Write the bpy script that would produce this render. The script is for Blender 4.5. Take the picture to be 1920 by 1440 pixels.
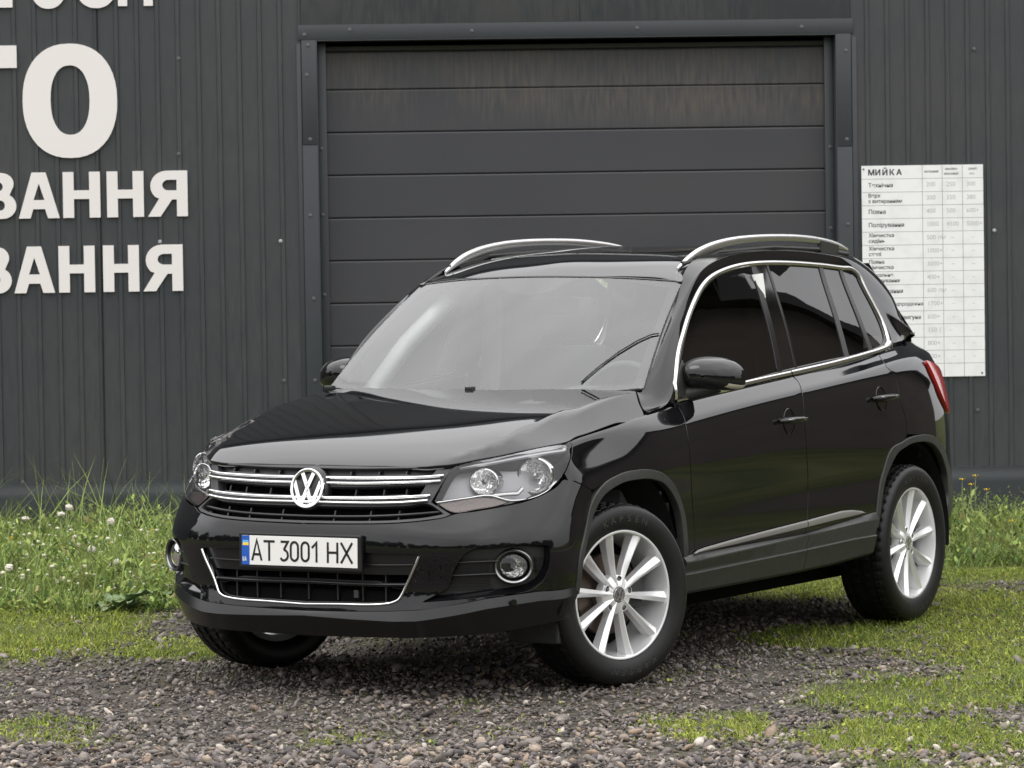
import bpy, bmesh, math, random
import numpy as np
from mathutils import Matrix, Vector
from mathutils.geometry import delaunay_2d_cdt
R=math.radians
for o in list(bpy.data.objects): bpy.data.objects.remove(o)
SC=bpy.context.scene; COL=SC.collection
# ---------------- camera
cd=bpy.data.cameras.new('camera');cam=bpy.data.objects.new('camera',cd);COL.objects.link(cam)
_y,_p,_r=2.10789826,-.0334147519,.0152525702
Mx=Matrix.Rotation(_y,4,'Z')@Matrix.Rotation(_p,4,'X')@Matrix.Rotation(_r,4,'Y')@Matrix.Rotation(R(90),4,'X')
Mx.translation=(11.8435073,7.43967215,1.59838253);cam.matrix_world=Mx
cd.sensor_width=36;cd.lens=6710.00472/1920*36;cd.clip_start=.5;cd.clip_end=2000
SC.camera=cam
cd.dof.use_dof=True;cd.dof.focus_distance=13.6;cd.dof.aperture_fstop=11
# ---------------- world: bright overcast over a Nishita sky
SUN_EL,SUN_AZ=R(52),R(120)
w=bpy.data.worlds.new('World');SC.world=w;w.use_nodes=True;nt=w.node_tree;nt.nodes.clear()
def N(t,nt_=None,**k):
    n=(nt_ or nt).nodes.new(t)
    for a,b in k.items(): setattr(n,a,b)
    return n
sky=N('ShaderNodeTexSky',sky_type='NISHITA',sun_disc=False,sun_elevation=SUN_EL,sun_rotation=SUN_AZ)
L=nt.links.new
def mth(op,a,b=None):
    n=N('ShaderNodeMath',operation=op)
    for i,v in enumerate((a,b)):
        if v is None: continue
        if isinstance(v,(int,float)): n.inputs[i].default_value=v
        else: L(v,n.inputs[i])
    return n.outputs[0]
tc=N('ShaderNodeTexCoord');sx=N('ShaderNodeSeparateXYZ');L(tc.outputs['Generated'],sx.inputs[0])
el=mth('MAXIMUM',sx.outputs[2],0.0)
# CIE-overcast luminance: horizon to zenith 1:3, with soft cloud structure on top
mp=N('ShaderNodeMapping');mp.inputs['Scale'].default_value=(1,1,2.4);nz=N('ShaderNodeTexNoise');nz.inputs['Scale'].default_value=1.7;nz.inputs['Detail'].default_value=5;nz.inputs['Roughness'].default_value=.5
L(tc.outputs['Generated'],mp.inputs[0]);L(mp.outputs[0],nz.inputs[0])
cl=mth('ADD',mth('MULTIPLY',nz.outputs[0],.9),.55)
lum=mth('MULTIPLY',mth('ADD',mth('MULTIPLY',el,13.2),6.3),cl)
cc=N('ShaderNodeCombineColor');L(mth('MULTIPLY',lum,1.0),cc.inputs[0]);L(mth('MULTIPLY',lum,.995),cc.inputs[1]);L(mth('MULTIPLY',lum,1.0),cc.inputs[2])
mx=N('ShaderNodeMix',data_type='RGBA');mx.inputs[0].default_value=.93
bg=N('ShaderNodeBackground');bg.inputs[1].default_value=.12;wo=N('ShaderNodeOutputWorld')
L(sky.outputs[0],mx.inputs[6]);L(cc.outputs[0],mx.inputs[7]);L(mx.outputs[2],bg.inputs[0]);L(bg.outputs[0],wo.inputs[0])
sl=bpy.data.lights.new('sun','SUN');sl.energy=.6;sl.angle=R(30);sl.color=(1,.97,.93)
so=bpy.data.objects.new('sun',sl);COL.objects.link(so)
_d=Vector((math.cos(SUN_EL)*math.sin(SUN_AZ),math.cos(SUN_EL)*math.cos(SUN_AZ),math.sin(SUN_EL)))
so.rotation_euler=_d.to_track_quat('Z','Y').to_euler();so.location=(0,0,20)
SC.view_settings.view_transform='Standard';SC.view_settings.look='None';SC.view_settings.gamma=1
SC.view_settings.exposure=.5
SC.render.resolution_x=1024;SC.render.resolution_y=768
# ---------------- helpers
def link(o,parent=None):
    COL.objects.link(o)
    if parent: o.parent=parent
    return o
def thing(name,label,cat,loc=(0,0,0),rz=0,group=None):
    o=bpy.data.objects.new(name,None);COL.objects.link(o);o.location=loc;o.rotation_euler=(0,0,rz);o.empty_display_size=.1
    tag(o,label,cat,group);return o
def tag(o,label=None,cat=None,group=None,kind=None):
    if label: o['label']=label
    if cat: o['category']=cat
    if group: o['group']=group
    if kind: o['kind']=kind
    return o
def obj(name,V,F,mat,parent=None,smooth=False,nor=None,loc=None,auto=None):
    me=bpy.data.meshes.new(name);me.from_pydata([tuple(map(float,v)) for v in V],[],[tuple(map(int,f)) for f in F])
    me.materials.append(mat)
    if smooth or nor is not None: me.polygons.foreach_set('use_smooth',[True]*len(me.polygons))
    if nor is not None: me.normals_split_custom_set_from_vertices([tuple(map(float,n)) for n in nor])
    elif auto is not None:
        me.polygons.foreach_set('use_smooth',[True]*len(me.polygons))
        me.update();me.set_sharp_from_angle(angle=R(auto))
    me.update()
    o=bpy.data.objects.new(name,me);link(o,parent)
    if loc: o.location=loc
    return o
class MB:
    """mesh collector"""
    def __init__(s): s.V=[];s.F=[]
    def add(s,V,F):
        b=len(s.V);s.V+= [tuple(v) for v in V];s.F+=[tuple(i+b for i in f) for f in F];return s
    def box(s,a,b,bev=0,M=None):
        x0,y0,z0=a;x1,y1,z1=b
        if bev<=0:
            V=[(x0,y0,z0),(x1,y0,z0),(x1,y1,z0),(x0,y1,z0),(x0,y0,z1),(x1,y0,z1),(x1,y1,z1),(x0,y1,z1)]
            F=[(3,2,1,0),(4,5,6,7),(0,1,5,4),(1,2,6,5),(2,3,7,6),(3,0,4,7)]
        else:
            bm=bmesh.new();bmesh.ops.create_cube(bm,size=1)
            for v in bm.verts: v.co=Vector(((x0+x1)/2+v.co.x*(x1-x0),(y0+y1)/2+v.co.y*(y1-y0),(z0+z1)/2+v.co.z*(z1-z0)))
            bmesh.ops.bevel(bm,geom=bm.edges[:],offset=bev,segments=2,affect='EDGES',profile=.6)
            bm.verts.index_update();V=[tuple(v.co) for v in bm.verts];F=[tuple(v.index for v in f.verts) for f in bm.faces];bm.free()
        if M is not None: V=[tuple(M@Vector(v)) for v in V]
        return s.add(V,F)
    def tube(s,pts,r,n=8,cap=True):
        P=[Vector(p) for p in pts];rr=r if hasattr(r,'__len__') else [r]*len(P)
        V=[];F=[];up=Vector((0,0,1))
        for i,p in enumerate(P):
            t=(P[min(i+1,len(P)-1)]-P[max(i-1,0)]).normalized()
            a=t.cross(up if abs(t.z)<.95 else Vector((1,0,0))).normalized();b=a.cross(t)
            for k in range(n):
                q=2*math.pi*k/n;V.append(tuple(p+(a*math.cos(q)+b*math.sin(q))*rr[i]))
        for i in range(len(P)-1):
            for k in range(n): F.append((i*n+k,i*n+(k+1)%n,(i+1)*n+(k+1)%n,(i+1)*n+k))
        if cap: F.append(tuple(range(n))[::-1]);F.append(tuple((len(P)-1)*n+k for k in range(n)))
        return s.add(V,F)
    def lathe(s,prof,n=48,axis='Y',M=None,a0=0,a1=2*math.pi):
        V=[];F=[];full=abs(a1-a0-2*math.pi)<1e-6;m=n if full else n+1
        for k in range(m):
            q=a0+(a1-a0)*k/n
            for r,h in prof: V.append((r*math.cos(q),h,r*math.sin(q)))
        L_=len(prof)
        for k in range(n):
            k2=(k+1)%m
            for j in range(L_-1): F.append((k*L_+j,k*L_+j+1,k2*L_+j+1,k2*L_+j))
        if M is not None: V=[tuple(M@Vector(v)) for v in V]
        return s.add(V,F)
    def sweep(s,P,Nn,prof,closed=False):
        """ribbon: path P, surface normals Nn, profile (side,height)"""
        P=np.array(P);Nn=np.array(Nn);n=len(P);V=[];F=[];m=len(prof)
        for i in range(n):
            a=P[(i+1)%n] if closed or i<n-1 else P[i];b=P[i-1] if closed or i>0 else P[i]
            t=a-b;t/=np.linalg.norm(t)+1e-9;nn=Nn[i]/np.linalg.norm(Nn[i]);sd=np.cross(t,nn);sd/=np.linalg.norm(sd)+1e-9
            pr=prof[i] if isinstance(prof[0][0],(tuple,list)) else prof
            m=len(pr)
            for q,h in pr: V.append(P[i]+sd*q+nn*h)
        for i in range(n if closed else n-1):
            i2=(i+1)%n
            for j in range(m-1): F.append((i*m+j,i*m+j+1,i2*m+j+1,i2*m+j))
        if not closed: F.append(tuple(range(m)));F.append(tuple((n-1)*m+j for j in range(m))[::-1])
        return s.add(V,F)
    def build(s,name,mat,parent=None,**k): return obj(name,s.V,s.F,mat,parent,**k)
def mirror(o,parent=None,name=None):
    """a mesh object mirrored to the other side of the car (real mirrored mesh)"""
    me=o.data.copy();n=len(me.vertices);co=np.empty(n*3);me.vertices.foreach_get('co',co);co=co.reshape(-1,3);co[:,1]*=-1
    cn=None
    if me.has_custom_normals:
        ln=np.array([tuple(c.vector) for c in me.corner_normals]);vn=np.zeros((n,3));li=np.empty(len(me.loops),int);me.loops.foreach_get('vertex_index',li);vn[li]=ln;vn[:,1]*=-1
    me2=bpy.data.meshes.new(me.name);me2.from_pydata(co.tolist(),[],[tuple(p.vertices)[::-1] for p in me.polygons])
    for m_ in me.materials: me2.materials.append(m_)
    me2.polygons.foreach_set('use_smooth',[p.use_smooth for p in me.polygons])
    if me.has_custom_normals: me2.normals_split_custom_set_from_vertices(vn.tolist())
    elif any(p.use_smooth for p in me.polygons): me2.update();me2.set_sharp_from_angle(angle=R(38))
    me2.update();bpy.data.meshes.remove(me)
    q=bpy.data.objects.new(name or o.name.split('.')[0],me2);link(q,parent if parent else o.parent)
    l=o.location;q.location=(l.x,-l.y,l.z)
    return q
# ---------------- materials
def mat(name,col,rough=.5,metal=0,coat=0,spec=.5,noise=None,bump=None,ior=1.5,trans=0,emit=None):
    m=bpy.data.materials.new(name);m.use_nodes=True;t=m.node_tree;b=t.nodes['Principled BSDF']
    b.inputs['Base Color'].default_value=(*col,1);b.inputs['Roughness'].default_value=rough;b.inputs['Metallic'].default_value=metal
    b.inputs['Coat Weight'].default_value=coat;b.inputs['Coat Roughness'].default_value=.02;b.inputs['Specular IOR Level'].default_value=spec;b.inputs['IOR'].default_value=ior
    b.inputs['Transmission Weight'].default_value=trans
    tcn=N('ShaderNodeTexCoord',t)
    if noise:   # (scale, colour2, lo, hi)
        n=N('ShaderNodeTexNoise',t);n.inputs['Scale'].default_value=noise[0];n.inputs['Detail'].default_value=6;t.links.new(tcn.outputs['Object'],n.inputs[0])
        r=N('ShaderNodeValToRGB',t);r.color_ramp.elements[0].position=noise[2];r.color_ramp.elements[1].position=noise[3]
        r.color_ramp.elements[0].color=(*col,1);r.color_ramp.elements[1].color=(*noise[1],1);t.links.new(n.outputs[0],r.inputs[0]);t.links.new(r.outputs[0],b.inputs['Base Color'])
    if bump:    # (scale,strength,dist)
        n=N('ShaderNodeTexNoise',t);n.inputs['Scale'].default_value=bump[0];n.inputs['Detail'].default_value=4;t.links.new(tcn.outputs['Object'],n.inputs[0])
        bn=N('ShaderNodeBump',t);bn.inputs['Strength'].default_value=bump[1];bn.inputs['Distance'].default_value=bump[2];t.links.new(n.outputs[0],bn.inputs['Height']);t.links.new(bn.outputs[0],b.inputs['Normal'])
    return m
def glassy(name,tint,ior=1.5,rough=.0,alpha_t=1.0,dust=0):
    """thin pane: Fresnel mirror over a tinted see-through sheet"""
    m=bpy.data.materials.new(name);m.use_nodes=True;t=m.node_tree;t.nodes.clear();ln=t.links.new
    o=N('ShaderNodeOutputMaterial',t);fr=N('ShaderNodeFresnel',t);fr.inputs[0].default_value=ior
    tr=N('ShaderNodeBsdfTransparent',t);tr.inputs[0].default_value=(*tint,1);gl=N('ShaderNodeBsdfGlossy',t);gl.inputs['Roughness'].default_value=rough;gl.inputs[0].default_value=(1,1,1,1)
    mxs=N('ShaderNodeMixShader',t);ln(fr.outputs[0],mxs.inputs[0]);ln(tr.outputs[0],mxs.inputs[1]);ln(gl.outputs[0],mxs.inputs[2])
    if dust:
        d=N('ShaderNodeBsdfDiffuse',t);d.inputs[0].default_value=(.5,.5,.48,1);m2=N('ShaderNodeMixShader',t)
        n=N('ShaderNodeTexNoise',t);n.inputs['Scale'].default_value=9;c_=N('ShaderNodeTexCoord',t);ln(c_.outputs['Object'],n.inputs[0])
        mm=N('ShaderNodeMath',t,operation='MULTIPLY');mm.inputs[1].default_value=dust*2;ln(n.outputs[0],mm.inputs[0])
        ln(mm.outputs[0],m2.inputs[0]);ln(mxs.outputs[0],m2.inputs[1]);ln(d.outputs[0],m2.inputs[2]);ln(m2.outputs[0],o.inputs[0])
    else: ln(mxs.outputs[0],o.inputs[0])
    return m
PAINT=mat('black_paint',(.004,.004,.0045),.035,0,0,.5,noise=(700,(.006,.006,.007),.3,.7))
PLAST=mat('grey_black_plastic',(.021,.022,.020),.50,noise=(30,(.030,.030,.027),.4,.7),bump=(900,.15,.001))
SATIN=mat('satin_black',(.010,.010,.011),.32,bump=(900,.05,.001))
DARK=mat('dark_cavity',(.002,.002,.002),.9,spec=.1)
CHROME=mat('chrome',(.86,.86,.86),.09,1)
SILV=mat('brushed_aluminium',(.74,.74,.73),.28,1)
RIM=mat('silver_wheel_paint',(.85,.85,.85),.34,.55,.5)
RUB=mat('tyre_rubber',(.0055,.0055,.0055),.45,spec=.35,bump=(250,.12,.002),noise=(8,(.010,.0095,.009),.45,.75))
RUBL=mat('tyre_lettering',(.022,.022,.022),.45)
BRK=mat('brake_disc_steel',(.10,.075,.06),.45,.8)
SIDEGL=glassy('tinted_side_glass',(.05,.045,.04),1.55)
WSGL=glassy('windscreen_glass',(.90,.94,.92),1.88)
LENSGL=glassy('clear_lens',(.93,.93,.93),1.42)
HOUSE=mat('headlight_bezel_grey',(.34,.34,.35),.38,.3)
REFL=mat('reflector_chrome',(.92,.92,.92),.10,1,bump=(60,.5,.01))
GLASSK=mat('bulb_glass',(.9,.9,.9),.05,0,trans=.9)
RED=mat('red_lens',(.35,.006,.008),.12,0,.6)
AMB=mat('turn_section_clear',(.16,.135,.125),.25,.5,bump=(110,.6,.004))
WHITEP=mat('plate_white',(.74,.73,.70),.4);BLUEP=mat('plate_blue',(.012,.09,.42),.4);YELP=mat('plate_yellow',(.85,.60,.05),.4);LBLU=mat('plate_flag_blue',(.13,.40,.72),.4);INK=mat('plate_ink',(.012,.012,.012),.4)
SEAT=mat('dark_fabric',(.09,.09,.092),.8);DASH=mat('dashboard_grey',(.13,.13,.133),.6);LINER=mat('light_grey_lining',(.80,.80,.77),.8)
# ---- body surfaces of the car: splined control nets, car frame (x forward, y left, z up, front axle at x=0)
def _nat(n):
    A=np.zeros((n,n));A[0,0]=A[-1,-1]=1
    for i in range(1,n-1): A[i,i-1]=1;A[i,i]=4;A[i,i+1]=1
    return np.linalg.inv(A)
class Net:
    """C2 cubic interpolating surface through P[i,j] (uniform parameters u in 0..nu-1, v in 0..nv-1)"""
    def __init__(s,P,up=None,vp=None):
        s.P=np.array(P,float);s.nu,s.nv,_=s.P.shape
        s.Iu=_nat(s.nu);s.Iv=_nat(s.nv)
        s.Mu=s._m(s.P,0);s.Mv=s._m(s.P,1)
        s.Muv=s._m(s.Mu,1)
    def _m(s,P,ax):
        P=np.moveaxis(P,ax,0);r=np.zeros_like(P);r[1:-1]=6*(P[2:]-2*P[1:-1]+P[:-2])
        I=s.Iu if ax==0 else s.Iv
        return np.moveaxis(np.tensordot(I,r,1),0,ax)
    @staticmethod
    def _b(t,n):
        t=np.clip(t,0,n-1.0);i=np.minimum(np.floor(t).astype(int),n-2);f=t-i
        a=1-f;return i,a,f,(a**3-a)/6,(f**3-f)/6
    def __call__(s,u,v):
        u=np.asarray(u,float);v=np.asarray(v,float)
        i,a,b,ca,cb=s._b(u,s.nu);j,c,d,cc,cd=s._b(v,s.nv)
        a,b,ca,cb,c,d,cc,cd=[q[...,None] for q in(a,b,ca,cb,c,d,cc,cd)]
        def row(A,M,jj): return a*A[i,jj]+b*A[i+1,jj]+ca*M[i,jj]+cb*M[i+1,jj]
        return c*row(s.P,s.Mu,j)+d*row(s.P,s.Mu,j+1)+cc*row(s.Mv,s.Muv,j)+cd*row(s.Mv,s.Muv,j+1)
    def normal(s,u,v):
        e=1e-3
        du=s(u+e,v)-s(u-e,v);dv=s(u,v+e)-s(u,v-e)
        n=np.cross(du,dv);return n/(np.linalg.norm(n,axis=-1,keepdims=True)+1e-12)*s.sgn
    sgn=1.0
# rows bottom -> belt ; columns front centre -> round the corner -> along the side -> rear centre
def make_shell():
    # column stations of the side part
    xs=[.30,.05,-.22,-.55,-1.05,-1.55,-2.05,-2.45,-2.85,-3.15]
    belt={.30:.938,.05:.968,-.22:1.003,-.55:1.040,-1.05:1.078,-1.55:1.112,-2.05:1.147,-2.45:1.182,-2.85:1.214,-3.15:1.225}
    rows=[]
    # front columns (y=0,.25,.45,.60,.73,.82) x,y,z for every row ; then side; then rear (x,y) x3
    F=[ # r0 .. r9 : list of (x,y,z)
     [(.80,0,.235),(.795,.25,.235),(.765,.44,.235),(.69,.60,.24),(.57,.73,.245),(.44,.81,.25)],
     [(.880,0,.300),(.875,.25,.300),(.850,.45,.302),(.765,.625,.300),(.64,.755,.300),(.46,.845,.300)],
     [(.872,0,.40),(.866,.25,.40),(.838,.46,.40),(.758,.63,.40),(.635,.765,.40),(.46,.865,.40)],
     [(.886,0,.51),(.880,.25,.51),(.850,.455,.51),(.770,.63,.51),(.650,.765,.51),(.47,.872,.51)],
     [(.890,0,.61),(.882,.25,.61),(.850,.45,.61),(.770,.625,.61),(.645,.765,.61),(.46,.870,.61)],
     [(.862,0,.690),(.853,.25,.690),(.815,.445,.693),(.725,.61,.70),(.600,.745,.715),(.43,.855,.72)],
     [(.828,0,.775),(.820,.25,.778),(.782,.44,.782),(.690,.60,.79),(.560,.730,.80),(.40,.830,.81)],
     [(.797,0,.855),(.788,.25,.858),(.750,.435,.862),(.655,.59,.868),(.520,.715,.875),(.375,.812,.880)],
     [(.770,0,.885),(.760,.25,.889),(.722,.43,.894),(.625,.58,.900),(.490,.705,.908),(.350,.798,.915)],
     [(.725,0,.905),(.715,.25,.909),(.675,.42,.914),(.585,.565,.920),(.460,.685,.926),(.330,.780,.930)]]
    S=[]
    for r in range(10):
        L=[]
        for x in xs:
            b=belt[x];k=0.0
            fl=.014*math.exp(-((x+.02)/.45)**2)+.012*math.exp(-((x+2.6)/.5)**2)
            tap=(-.012 if x>.2 else 0)-(.022 if x<-2.7 else 0)-(.048 if x<-3.0 else 0)
            if r==0: y,z=.815,.27
            elif r==1: y,z=.857,.33
            elif r==2: y,z=.885,.42
            elif r==3: y,z=.889,.52
            elif r==4: y,z=.886,.62
            elif r==5: y,z=.886,.71
            elif r==6: y,z=.888,(.71+b-.085)/2+.005
            elif r==7: y,z=.876,b-.085
            elif r==8: y,z=.848,b-.032
            else: y,z=.808,b
            if x>-.1 and 5<=r<=8: y-=[.002,.012,.022,.018][r-5]
            if r>=7:
                fl*=.4
                if x<-.3: y-=[.002,.012,.012][r-7]
                if x<-1.9: y-=(-x-1.9)*[.048,.055,.05][r-7]
            elif r>=5 and x<-1.9: y-=(-x-1.9)*[.0,.0,.01,.0][r-4]
            if r>=8 and x<-3.0: y-=.018*(r-7)
            L.append((x,y+fl+tap,z))
        S.append(L)
    R=[]
    for r in range(10):
        z=[.30,.36,.44,.54,.64,.75,.88,1.09,1.15,1.185][r] if r>6 else [.30,.36,.44,.54,.64,.75,.88][r]
        dx=[-.06,0,.0,.0,0,-.03,-.09,-.16,-.19,-.22][r]
        dy=[-.04,0,0,0,0,-.002,-.002,-.032,-.075,-.115][r]
        R.append([(-3.35-dx*.8,.735+dy,z),(-3.49-dx,.56+dy,z),(-3.545-dx,.30,z),(-3.56-dx,0,z)])
    rows=[F[r]+S[r]+R[r] for r in range(10)]
    rows.append([(x*(.985 if k<6 else 1)-(.05 if k<4 else 0),max(0,y-.055) if 0<k<19 else 0,z+(.018 if k>3 else .014)) for k,(x,y,z) in enumerate(rows[9])])
    P=np.array(rows).transpose(1,0,2)   # [col,row]
    n=Net(P);n.sgn=1.0
    return n
SHELL=make_shell()
# greenhouse side: per station  belt, glass middle, chrome arch, crown, inner(glass edge / roof ditch)
def make_green():
    def gy(x,z,b=0): 
        t=(z-1.10)
        return .800-.30*t-.10*t*t - .012*max(0,(-1.9-x))**1.0*3 - (.03*max(0,x+.75) if x>-.75 else 0)+b
    st=[ # belt(x,z)      arch chrome(x,z)     crown (x,y,z)        inner (x,y,z)
     ((-.302,1.004),(-.328,.784,1.030),(-.352,.756,1.062),(-.392,.721,1.094)),
     ((-.46,1.028),(-.495,.797,1.066),(-.470,.768,1.092),(-.430,.735,1.110)),
     ((-.58,1.043),(-.640,1.220),(-.610,.733,1.250),(-.565,.712,1.225)),
     ((-.72,1.055),(-.800,1.355),(-.775,.695,1.385),(-.725,.680,1.345)),
     ((-.90,1.067),(-.970,1.465),(-.960,.660,1.500),(-.900,.640,1.475)),
     ((-1.15,1.085),(-1.180,1.545),(-1.18,.632,1.588),(-1.13,.578,1.598)),
     ((-1.50,1.110),(-1.520,1.590),(-1.52,.618,1.630),(-1.51,.560,1.642)),
     ((-1.95,1.141),(-1.950,1.594),(-1.95,.612,1.640),(-1.95,.556,1.652)),
     ((-2.33,1.170),(-2.300,1.578),(-2.33,.606,1.624),(-2.33,.552,1.640)),
     ((-2.62,1.195),(-2.560,1.540),(-2.64,.600,1.590),(-2.66,.548,1.620)),
     ((-2.80,1.212),(-2.740,1.440),(-2.86,.620,1.500),(-2.91,.545,1.555)),
     ((-2.96,1.224),(-2.90,1.345),(-2.985,.640,1.395),(-3.04,.55,1.450)),
     ((-3.04,1.225),(-2.985,1.270),(-3.018,.640,1.285),(-3.06,.55,1.325)),
    ]
    P=[];_b=SHELL(np.linspace(5,17,1500),np.full(1500,9.0));_o=np.argsort(_b[:,0])
    for b,a,c,i in st:
        B=(b[0],float(np.interp(b[0],_b[_o,0],_b[_o,1])),float(np.interp(b[0],_b[_o,0],_b[_o,2])));A=(a[0],gy(*a),a[1]) if len(a)==2 else a
        M=((A[0]+B[0])/2,0,(A[2]+B[2])/2);M=(M[0],gy(M[0],M[2],.004),M[2])
        P.append([B,M,A,c,i])
    n=Net(np.array(P));n.sgn=1.0
    return n
GREEN=make_green()
class HF:
    """height field z=f(x,y): u=x, v=y"""
    def __init__(s,xs,ys,Z):
        s.xs=np.array(xs,float);s.ys=np.array(ys,float)
        P=np.zeros((len(xs),len(ys),3));P[...,2]=Z
        s.n=Net(P)
    def par(s,t,k): return np.interp(t,k,np.arange(len(k)))
    def z(s,x,y):
        # smooth parameter map
        return s.n(s.par(x,s.xs),s.par(np.abs(y),s.ys))[...,2]
    def __call__(s,u,v):
        u=np.asarray(u,float);v=np.asarray(v,float)
        return np.stack([u,v,s.z(u,v)],-1)
    def normal(s,u,v):
        e=4e-3;u=np.asarray(u,float);v=np.asarray(v,float)
        zx=(s.z(u+e,v)-s.z(u-e,v))/(2*e);zy=(s.z(u,v+e)-s.z(u,v-e))/(2*e)
        n=np.stack([-zx,-zy,np.ones_like(zx)],-1);return n/np.linalg.norm(n,axis=-1,keepdims=True)

def smt(t,x0,dx): return (np.asarray(t,float)-x0)/dx
class HFU(HF):
    def __init__(s,x0,dx,y0,dy,Z):
        s.x0,s.dx,s.y0,s.dy=x0,dx,y0,dy
        Z=np.array(Z,float);P=np.zeros(Z.shape+(3,));P[...,2]=Z
        # mirror in y for a flat tangent at the centre line
        P=np.concatenate([P[:,:0:-1],P],1);s.off=Z.shape[1]-1
        s.n=Net(P)
    def z(s,x,y): return s.n(smt(x,s.x0,s.dx),s.off+smt(y,s.y0,s.dy))[...,2]
class Hood:
    X=[.95,.80,.70,.60,.40,.20,.0,-.20,-.40,-.60]
    ZC=[.760,.848,.903,.938,.990,1.032,1.068,1.100,1.133,1.16]
    ZR=[.745,.836,.882,.915,.970,1.019,1.054,1.078,1.098,1.115]
    YR=[.40,.46,.53,.595,.640,.672,.697,.708,.716,.72]
    YS=[.48,.53,.60,.645,.762,.797,.80,.80,.80,.80]
    ZS=[.70,.815,.863,.882,.922,.948,.977,1.000,1.022,1.04]
    def __init__(s):
        xs=np.array(s.X[::-1]);g=np.linspace(-.60,.95,32);s.g=g;s.T=[]
        for A in (s.ZC,s.ZR,s.YR,s.YS,s.ZS):
            v=np.interp(g,xs,np.array(A[::-1]))
            for _ in range(3): v[1:-1]=.25*v[:-2]+.5*v[1:-1]+.25*v[2:]
            M=_nat(len(g));r=np.zeros(len(g));r[1:-1]=6*(v[2:]-2*v[1:-1]+v[:-2]);s.T.append((v,M@r))
    def _e(s,k,x):
        v,m=s.T[k];t=np.clip((x-s.g[0])/(s.g[1]-s.g[0]),0,len(s.g)-1.0);i=np.minimum(np.floor(t).astype(int),len(s.g)-2);f=t-i;a=1-f
        return a*v[i]+f*v[i+1]+(a**3-a)/6*m[i]+(f**3-f)/6*m[i+1]
    def z(s,x,y):
        x=np.asarray(x,float);y=np.abs(np.asarray(y,float));zc,zr,yr,ys,zs=[s._e(k,x) for k in range(5)]
        q=y/yr;A=zc-(zc-zr)*(q**2)*(.6+.4*q*q)
        B=zr+(zs-zr)*(y-yr)/(ys-yr);k=.0045
        B=B+.10*(y-yr)*(ys-y)*np.clip((.35-x)*4,0,1)
        h=np.clip(.5+.5*(B-A)/k/2,0,1);return B*(1-h)+A*h-k*2*h*(1-h)*.5
    def __call__(s,u,v):
        u=np.asarray(u,float);v=np.asarray(v,float);return np.stack([u,v,s.z(u,v)],-1)
    def normal(s,u,v):
        e=5e-3;u=np.asarray(u,float);v=np.asarray(v,float)
        zx=(s.z(u+e,v)-s.z(u-e,v))/(2*e);zy=(s.z(u,v+e)-s.z(u,v-e))/(2*e)
        n=np.stack([-zx,-zy,np.ones_like(zx)],-1);return n/np.linalg.norm(n,axis=-1,keepdims=True)
HOOD=Hood()
ROOF=HFU(-.70,-.35,0,.15,[
 [1.470,1.468,1.460,1.445,1.415],
 [1.608,1.604,1.597,1.582,1.553],
 [1.652,1.650,1.645,1.635,1.618],
 [1.668,1.667,1.663,1.655,1.641],
 [1.672,1.671,1.667,1.659,1.645],
 [1.662,1.661,1.657,1.648,1.632],
 [1.628,1.625,1.616,1.598,1.570],
 [1.545,1.540,1.520,1.485,1.430]])
def make_ws():
    B=[(-.423,.741,1.108),(-.305,.50,1.090),(-.235,.25,1.083),(-.21,0,1.080)]
    T=[(-.965,.624,1.518),(-.905,.42,1.534),(-.870,.21,1.543),(-.858,0,1.546)]
    rows=[]
    for k in range(4):
        t=k/3;b=4*t*(1-t)*.018
        r=[]
        for p,q in zip(B,T):
            r.append(tuple(p[i]*(1-t)+q[i]*t+(b*.6,0,b*.8)[i] for i in range(3)))
        full=r+[(x,-y,z) for x,y,z in r[-2::-1]]
        rows.append(full)
    n=Net(np.array(rows).transpose(1,0,2));n.sgn=-1.0
    return n
WS=make_ws()
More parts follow.
